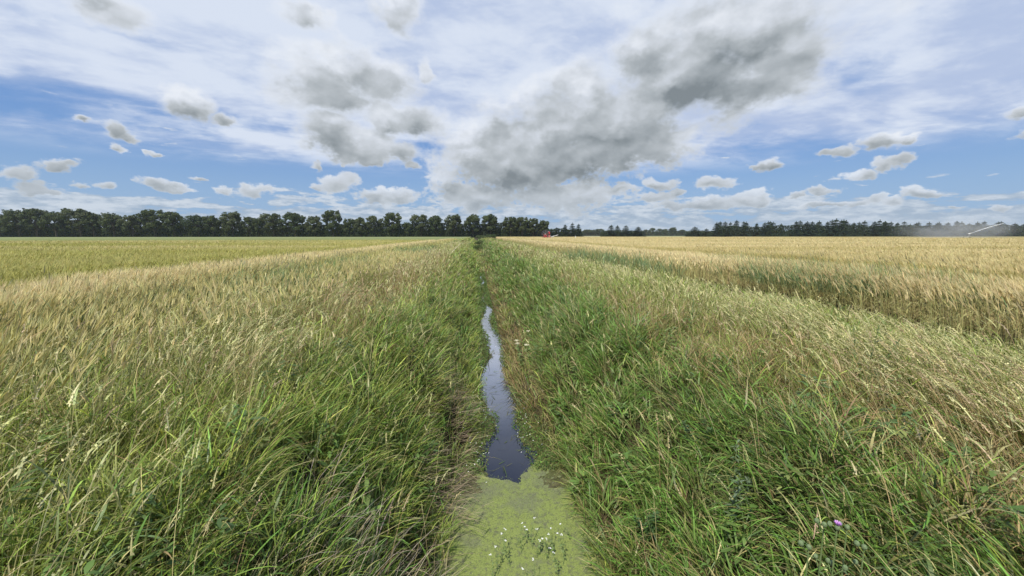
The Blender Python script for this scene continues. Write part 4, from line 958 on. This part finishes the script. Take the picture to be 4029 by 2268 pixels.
# drifting spray
M_MIST = newmat('mist'); o = objco(); x, y, z = sep(o)
ff = sstep(vm('LENGTH', vm('MULTIPLY', o, (1/22., 1/10., 1/6.5)), out=1), .25, 1.0, 1, 0) * sstep(noise(vec(x * .12, y * .12, z * .2), 1, 5, .6), .28, .72, .15, 1.3)
vol = V.nt.nodes.new('ShaderNodeVolumePrincipled'); vol.inputs['Color'].default_value = (.95, .96, .97, 1); V.nt.links.new((ff * .060).s, vol.inputs['Density']); vol.inputs['Anisotropy'].default_value = .2
oo = V.nt.nodes.new('ShaderNodeOutputMaterial'); V.nt.links.new(vol.outputs[0], oo.inputs['Volume'])
def ell(bm):
    from mathutils import Matrix
    bmesh.ops.create_icosphere(bm, subdivisions=3, radius=1, matrix=Matrix.Diagonal((22, 10, 6.5, 1)))
mo = bobj('mist', M_MIST, None, ell); mo.location = (gx_ + 6, gy_ + 9, 3.4); mo.rotation_euler = (0, 0, R(-45)); tag(mo, 'pale drifting spray around the sprinkler in front of the conifers', 'mist', None, 'stuff')

# white marker post, leaning stake
po = bobj('marker_post', M_WHITE, None, lambda bm: [box(bm, (0, 0, .65), (.16, .10, 1.3)), box(bm, (0, 0, 1.28), (.22, .14, .12))]); po.location = (31.9, 117.5, .05); tag(po, 'short white marker post standing in the barley right of the red machine', 'post')
sk = bobj('wooden_stake', M_WOODP, None, lambda bm: [cyl(bm, (-.42, 0, -.15), (.42, 0, .70), .018, .016, 8), cyl(bm, (.42, 0, .70), (.44, 0, .72), .016, .008, 8)]); sk.location = (-1.5, 26.3, .35); tag(sk, 'pale wooden stake leaning in the grass left of the ditch', 'stake')

# ---------------------------------------------------------------- flowers
def stemcurve(p0, p1, bow, n=6):
    p0 = np.array(p0); p1 = np.array(p1); t = np.linspace(0, 1, n)[:, None]
    return p0 * (1 - t) + p1 * t + np.array(bow) * (4 * t * (1 - t))
def white_flower(bx, by, hx, hy, hz, side_l, lab, r=.008):
    e = empty('white_flower', (bx, by, WZ), 0, label=lab, cat='flower', group='white water flowers on the duckweed')
    pts = stemcurve((0, 0, 0), (hx, hy, hz), (side_l, 0, .02))
    sb = MB(); bent(sb, pts, np.linspace(.0022, .0014, 6), 5)
    for k in range(3):
        p_ = pts[1 + k]; leafcloud(sb, p_ + np.array([0, 0, .005]), (.018, .018, .008), 5, .009, [.10, .16, .05], g=rng)
    sb.build('stem', M_STEM, e)
    def fl(bm):
        from mathutils import Matrix
        for c_ in range(4):
            off = (random.uniform(-.009, .009), random.uniform(-.009, .009), random.uniform(-.004, .006))
            for k in range(5):
                a = k / 5 * 6.283 + c_; rr = r * .75
                q = [(0, 0, 0), (rr * .6 * math.cos(a - .5), rr * .6 * math.sin(a - .5), .002), (rr * math.cos(a), rr * math.sin(a), .0035), (rr * .6 * math.cos(a + .5), rr * .6 * math.sin(a + .5), .002)]
                bm.faces.new([bm.verts.new((pts[-1][0] + off[0] + v[0], pts[-1][1] + off[1] + v[1], pts[-1][2] + off[2] + v[2])) for v in q])
    bobj('petals', M_PETAL, e, fl)
FLW = [(0.08, 2.66, 0.16, 'leftmost white flower head on the duckweed, on a short stem'),
       (0.13, 2.72, 0.17, 'white flower just right of the leftmost one on the duckweed'),
       (0.22, 2.89, 0.18, 'tall white flower on a long slanting stem left of the cluster'),
       (0.19, 2.83, 0.19, 'small white flower under the long-stemmed one on the duckweed'),
       (0.21, 2.78, 0.17, 'white flower below the small one, left half of the duckweed'),
       (0.37, 2.93, 0.19, 'white flower at the upper left of the middle cluster'),
       (0.41, 2.99, 0.10, 'white flower next to the upper left one of the middle cluster'),
       (0.41, 2.90, 0.15, 'drooping white flower in the middle of the cluster'),
       (0.49, 2.97, 0.19, 'topmost white flower of the cluster on the duckweed'),
       (0.50, 2.88, 0.16, 'white flower below the topmost one on the duckweed'),
       (0.61, 2.85, 0.19, 'white flower on a dark straight stem right of the cluster'),
       (0.60, 2.87, 0.11, 'small white flower halfway down the dark straight stem'),
       (0.72, 2.93, 0.15, 'white flower nearest the right bank'),
       (0.68, 2.86, 0.12, 'first of the two white flower heads touching near the right bank'),
       (0.70, 2.81, 0.15, 'second of the two touching white flower heads near the right bank'),
       (0.56, 2.77, 0.16, 'squarish white flower low in the right cluster'),
       (0.54, 2.84, 0.10, 'tiny white bud left of the squarish white flower'),
       (0.51, 2.80, 0.12, 'lowest tiny white bud of the right cluster'),
       (0.58, 2.71, 0.13, 'large white flower low on the right of the duckweed'),
       (0.59, 2.60, 0.19, 'double white flower at the lower right of the duckweed'),
       (0.42, 2.56, 0.18, 'white flower above the dark stems at the bottom of the duckweed'),
       (0.33, 2.55, 0.12, 'large round white flower at the bottom of the picture on the duckweed')]
fr = random.Random(11)
for x, y, hz, l in FLW:
    ox, oy = fr.uniform(-.06, .09), fr.uniform(-.16, -.03)
    white_flower(x + ox, y + oy, -ox, -oy, hz, fr.uniform(-.02, .02), l)

# tiny white flowers floating along the margins
mb = MB()
spots = [(-.02, 5.0, .10, .7, 60), (.66, 4.8, .09, .5, 26), (-.08, 8.6, .13, 1.2, 110), (.05, 6.4, .04, .8, 14), (.58, 9.5, .05, 1.8, 16), (.2, 15, .15, 2, 26), (.75, 5.6, .1, .5, 8)]
for cx_, cy_, sx_, sy_, n_ in spots:
    x = rng.normal(cx_, sx_, n_); y = rng.normal(cy_, sy_, n_); r_ = .0055 * (1 + y / 12)
    mb.quads(np.stack([x, y, np.maximum(gz(x, y), WZ) + rng.uniform(.04, .12, n_)], 1), np.stack([r_, 0 * r_, r_ * .4], 1), np.stack([0 * r_, r_, 0 * r_], 1), np.full((n_, 3), .8))
tag(mb.build('small_white_flowers', M_PETAL), 'tiny white crowfoot flowers sprinkled along the margins of the open water', 'flowers', None, 'stuff')

# meadowsweet on the right bank
for x, y, z, h, l in [(0.86, 7.04, -0.95, 0.5, 'largest cream meadowsweet head beside the water on the right bank'), (0.85, 6.83, -0.95, 0.5, 'cream meadowsweet head directly below the largest one'), (1.1900000000000002, 7.74, -0.95, 0.5, 'cream meadowsweet head up the bank to the right of the largest'), (1.02, 6.73, -0.95, 0.5, 'small cream meadowsweet head near the grass edge, lowest of the group'), (1.71, 8.469999999999999, -0.95, 0.5, 'pale meadowsweet head highest up the right bank')]:
    e = empty('meadowsweet', (x, y, z), 0, label=l, cat='flowering plant', group='cream meadowsweet on the right bank')
    sb = MB(); pts = stemcurve((0, 0, 0), (-.08, .05, h), (.02, 0, 0)); bent(sb, pts, np.linspace(.004, .002, 6), 5)
    for k in range(1, 5): leafcloud(sb, pts[k] + np.array([0, 0, .0]), (.07, .07, .03), 12, .022, [.08, .15, .04], g=rng)
    sb.build('stem', M_STEM, e)
    fb = MB()
    for k in range(1): leafcloud(fb, pts[-1], (.05, .05, .016), 130, .007, [.8, .76, .6], g=rng)
    fb.build('flower_head', M_CREAM, e)

# leafy weeds on the right bank
def leafy_weed(x, y, h, n, lab, col, lean=(.05, .1), nm='leafy_weed', grp='leafy weeds on the right bank'):
    z = float(gz(np.array([x]), np.array([y]))[0]); e = empty(nm, (x, y, z), random.random() * 6, label=lab, cat='weed', group=grp)
    sb = MB(); lb = MB()
    for q in range(n):
        a = random.random() * 6.28; rr = random.uniform(.0, .16); hh = h * random.uniform(.7, 1.05)
        tip = (math.cos(a) * rr * 1.8 + lean[0], math.sin(a) * rr * 1.8 + lean[1], hh); pts = stemcurve((math.cos(a) * .003, math.sin(a) * .003, -.03), tip, (0, 0, .03), 8)
        bent(sb, pts, np.linspace(.004, .0018, 8), 5)
        m_ = 46; t = rng.uniform(.25, 1, m_); i_ = np.minimum((t * 7).astype(int), 6); f = (t * 7 - i_)[:, None]; p = pts[i_] * (1 - f) + pts[np.minimum(i_ + 1, 7)] * f
        aa = rng.random(m_) * 6.28; el_ = rng.uniform(-.1, .9, m_); d = np.stack([np.cos(aa) * np.cos(el_), np.sin(aa) * np.cos(el_), np.sin(el_)], 1); L = rng.uniform(.035, .075, m_) * (1.25 - .6 * t)
        up = np.cross(d, np.array([0, 0, 1.0])); up /= np.linalg.norm(up, axis=1, keepdims=True) + 1e-6
        pp = np.stack([p, p + d * (L * .5)[:, None], p + d * L[:, None] - np.array([0, 0, .008])], 1)
        lb.strips(pp, np.array([.25, 1, .1])[None] * (L * .30)[:, None], up, jit(np.repeat([col], m_, 0), .22))
    sb.build('stem', M_STEM, e); lb.build('foliage', M_GRASS, e)
for a_ in [(1.15, 1.62, 0.55, 7, 'big bushy mugwort-like weed low on the right bank', [0.09, 0.15, 0.05]), (1.28, 1.59, 0.5, 5, 'second bushy weed beside the big one, nearer the thistles', [0.1, 0.16, 0.06]), (1.73, 2.15, 0.55, 4, 'grey-green leafy weed standing alone in the brown grass patch', [0.15, 0.2, 0.11]), (1.92, 2.91, 0.45, 4, 'dark leafy weed just left of the grey-green one', [0.08, 0.14, 0.05]), (1.34, 2.55, 0.4, 5, 'low leafy weed near the duckweed on the right bank', [0.07, 0.13, 0.045]), (-0.59, 1.29, 0.5, 4, 'dark broad-leaved weed in the grass on the left bank', [0.09, 0.16, 0.04], (0.05, 0.1), 'leafy_weed', 'leafy weeds on the left bank'), (-0.43, 2.04, 0.4, 4, 'nettle-like weed beside the duckweed on the left bank', [0.07, 0.14, 0.035], (0.05, 0.1), 'leafy_weed', 'leafy weeds on the left bank'), (3.63, 3.02, 0.9, 3, 'tall branching weed poking out of the barley on the right', [0.13, 0.17, 0.06])]: leafy_weed(*a_)

# thistles in the lower right corner
def thistle(x, y, zt, lab, buds, flower=False, n_leaf=16):
    z = float(gz(np.array([x]), np.array([y]))[0]); h = zt - z
    e = empty('thistle', (x, y, z), 0, label=lab, cat='thistle', group='thistles in the lower right corner')
    sb = MB(); pts = stemcurve((0, 0, -.02), (.0, .03, h), (.015, .01, 0), 9); bent(sb, pts, np.linspace(.005, .0025, 9), 6)
    tips = []
    for k in range(buds):
        i_ = 8 - k // 2; a = k * 2.2 + 1; o_ = np.array([math.cos(a) * .035, math.sin(a) * .03, .03 + .01 * (k % 3)]); p_ = pts[i_]
        if k == 0: o_ = np.array([0, 0, .02])
        bent(sb, [p_, p_ + o_ * .6, p_ + o_], [.002, .0018, .0016], 5); tips.append(p_ + o_)
    sb.build('stem', M_STEM, e)
    lb = MB()
    for k in range(n_leaf):
        t = .12 + .83 * k / n_leaf; i_ = int(t * 8); p_ = pts[i_]; a = k * 2.4; L = .10 * (1.2 - t); d = np.array([math.cos(a), math.sin(a), .35]); up = np.array([-math.sin(a), math.cos(a), 0])
        K = 7; tt = np.linspace(0, 1, K); P_ = (p_ + np.outer(tt, d) * L - np.outer(tt ** 2, [0, 0, 1]) * L * .35)[None]
        wd = (np.interp(tt, [0, .4, 1], [.3, 1, .05]) * (1 + .45 * np.array([1, -1] * 4)[:K]) * L * .32)[None]     # toothed edge
        lb.strips(P_, wd, up[None], jit(np.array([[.15, .22, .09]]), .15))
    lb.build('leaf', M_GRASS, e)
    for k, t_ in enumerate(tips):
        def bd(bm):
            from mathutils import Matrix
            r = bmesh.ops.create_icosphere(bm, subdivisions=2, radius=.0085, matrix=Matrix.Translation(tuple(t_ + np.array([0, 0, .006]))) @ Matrix.Diagonal((1, 1, 1.25, 1)))
            for v in r['verts']: v.co.x += random.uniform(-.0007, .0007); v.co.y += random.uniform(-.0007, .0007)
        bb_ = bobj('bud', M_BUD, e, bd)
        if flower and k == 0:
            def fl(bm):
                for q in range(60):
                    a = random.random() * 6.28; rr = random.random() ** .5; o_ = t_ + np.array([0, 0, .013]); d = np.array([math.cos(a) * rr * .013, math.sin(a) * rr * .013, .012 + random.random() * .004]); s_ = np.array([-math.sin(a), math.cos(a), 0]) * .0012
                    bm.faces.new([bm.verts.new(tuple(v)) for v in (o_ + d * .1 - s_ * .5, o_ + d * .1 + s_ * .5, o_ + d + s_, o_ + d - s_)])
            bobj('flower_head', M_PURPLE, bb_, fl)
for a_ in [(1.32, 1.08, 0.52, 'thistle with an open purple flower head in the lower right corner', 5, True), (1.31, 1.1199999999999999, 0.5, 'thistle with round pale buds just left of the purple flower', 6, False), (1.16, 1.03, 0.5, 'thistle with a column of pale buds at the bottom edge, leftmost of the group', 6, False), (1.41, 1.1199999999999999, 0.48, 'thistle with two grey buds just right of the purple flower', 3, False), (1.38, 1.03, 0.48, 'small thistle with one bud right of the others near the bottom edge', 3, False)]: thistle(*a_)

# ---------------------------------------------------------------- air
M_AIR = newmat('haze'); vp = V.nt.nodes.new('ShaderNodeVolumePrincipled'); vp.inputs['Color'].default_value = (.80, .88, 1, 1); vp.inputs['Density'].default_value = .00012; vp.inputs['Anisotropy'].default_value = .2
oo = V.nt.nodes.new('ShaderNodeOutputMaterial'); V.nt.links.new(vp.outputs[0], oo.inputs['Volume'])
hz = bobj('haze', M_AIR, None, lambda bm: bmesh.ops.create_cube(bm, size=1)); hz.location = (0, 4400, 10.5); hz.scale = (12400, 9600, 25)
tag(hz, 'thin summer haze over the fields', 'haze', None, 'stuff')
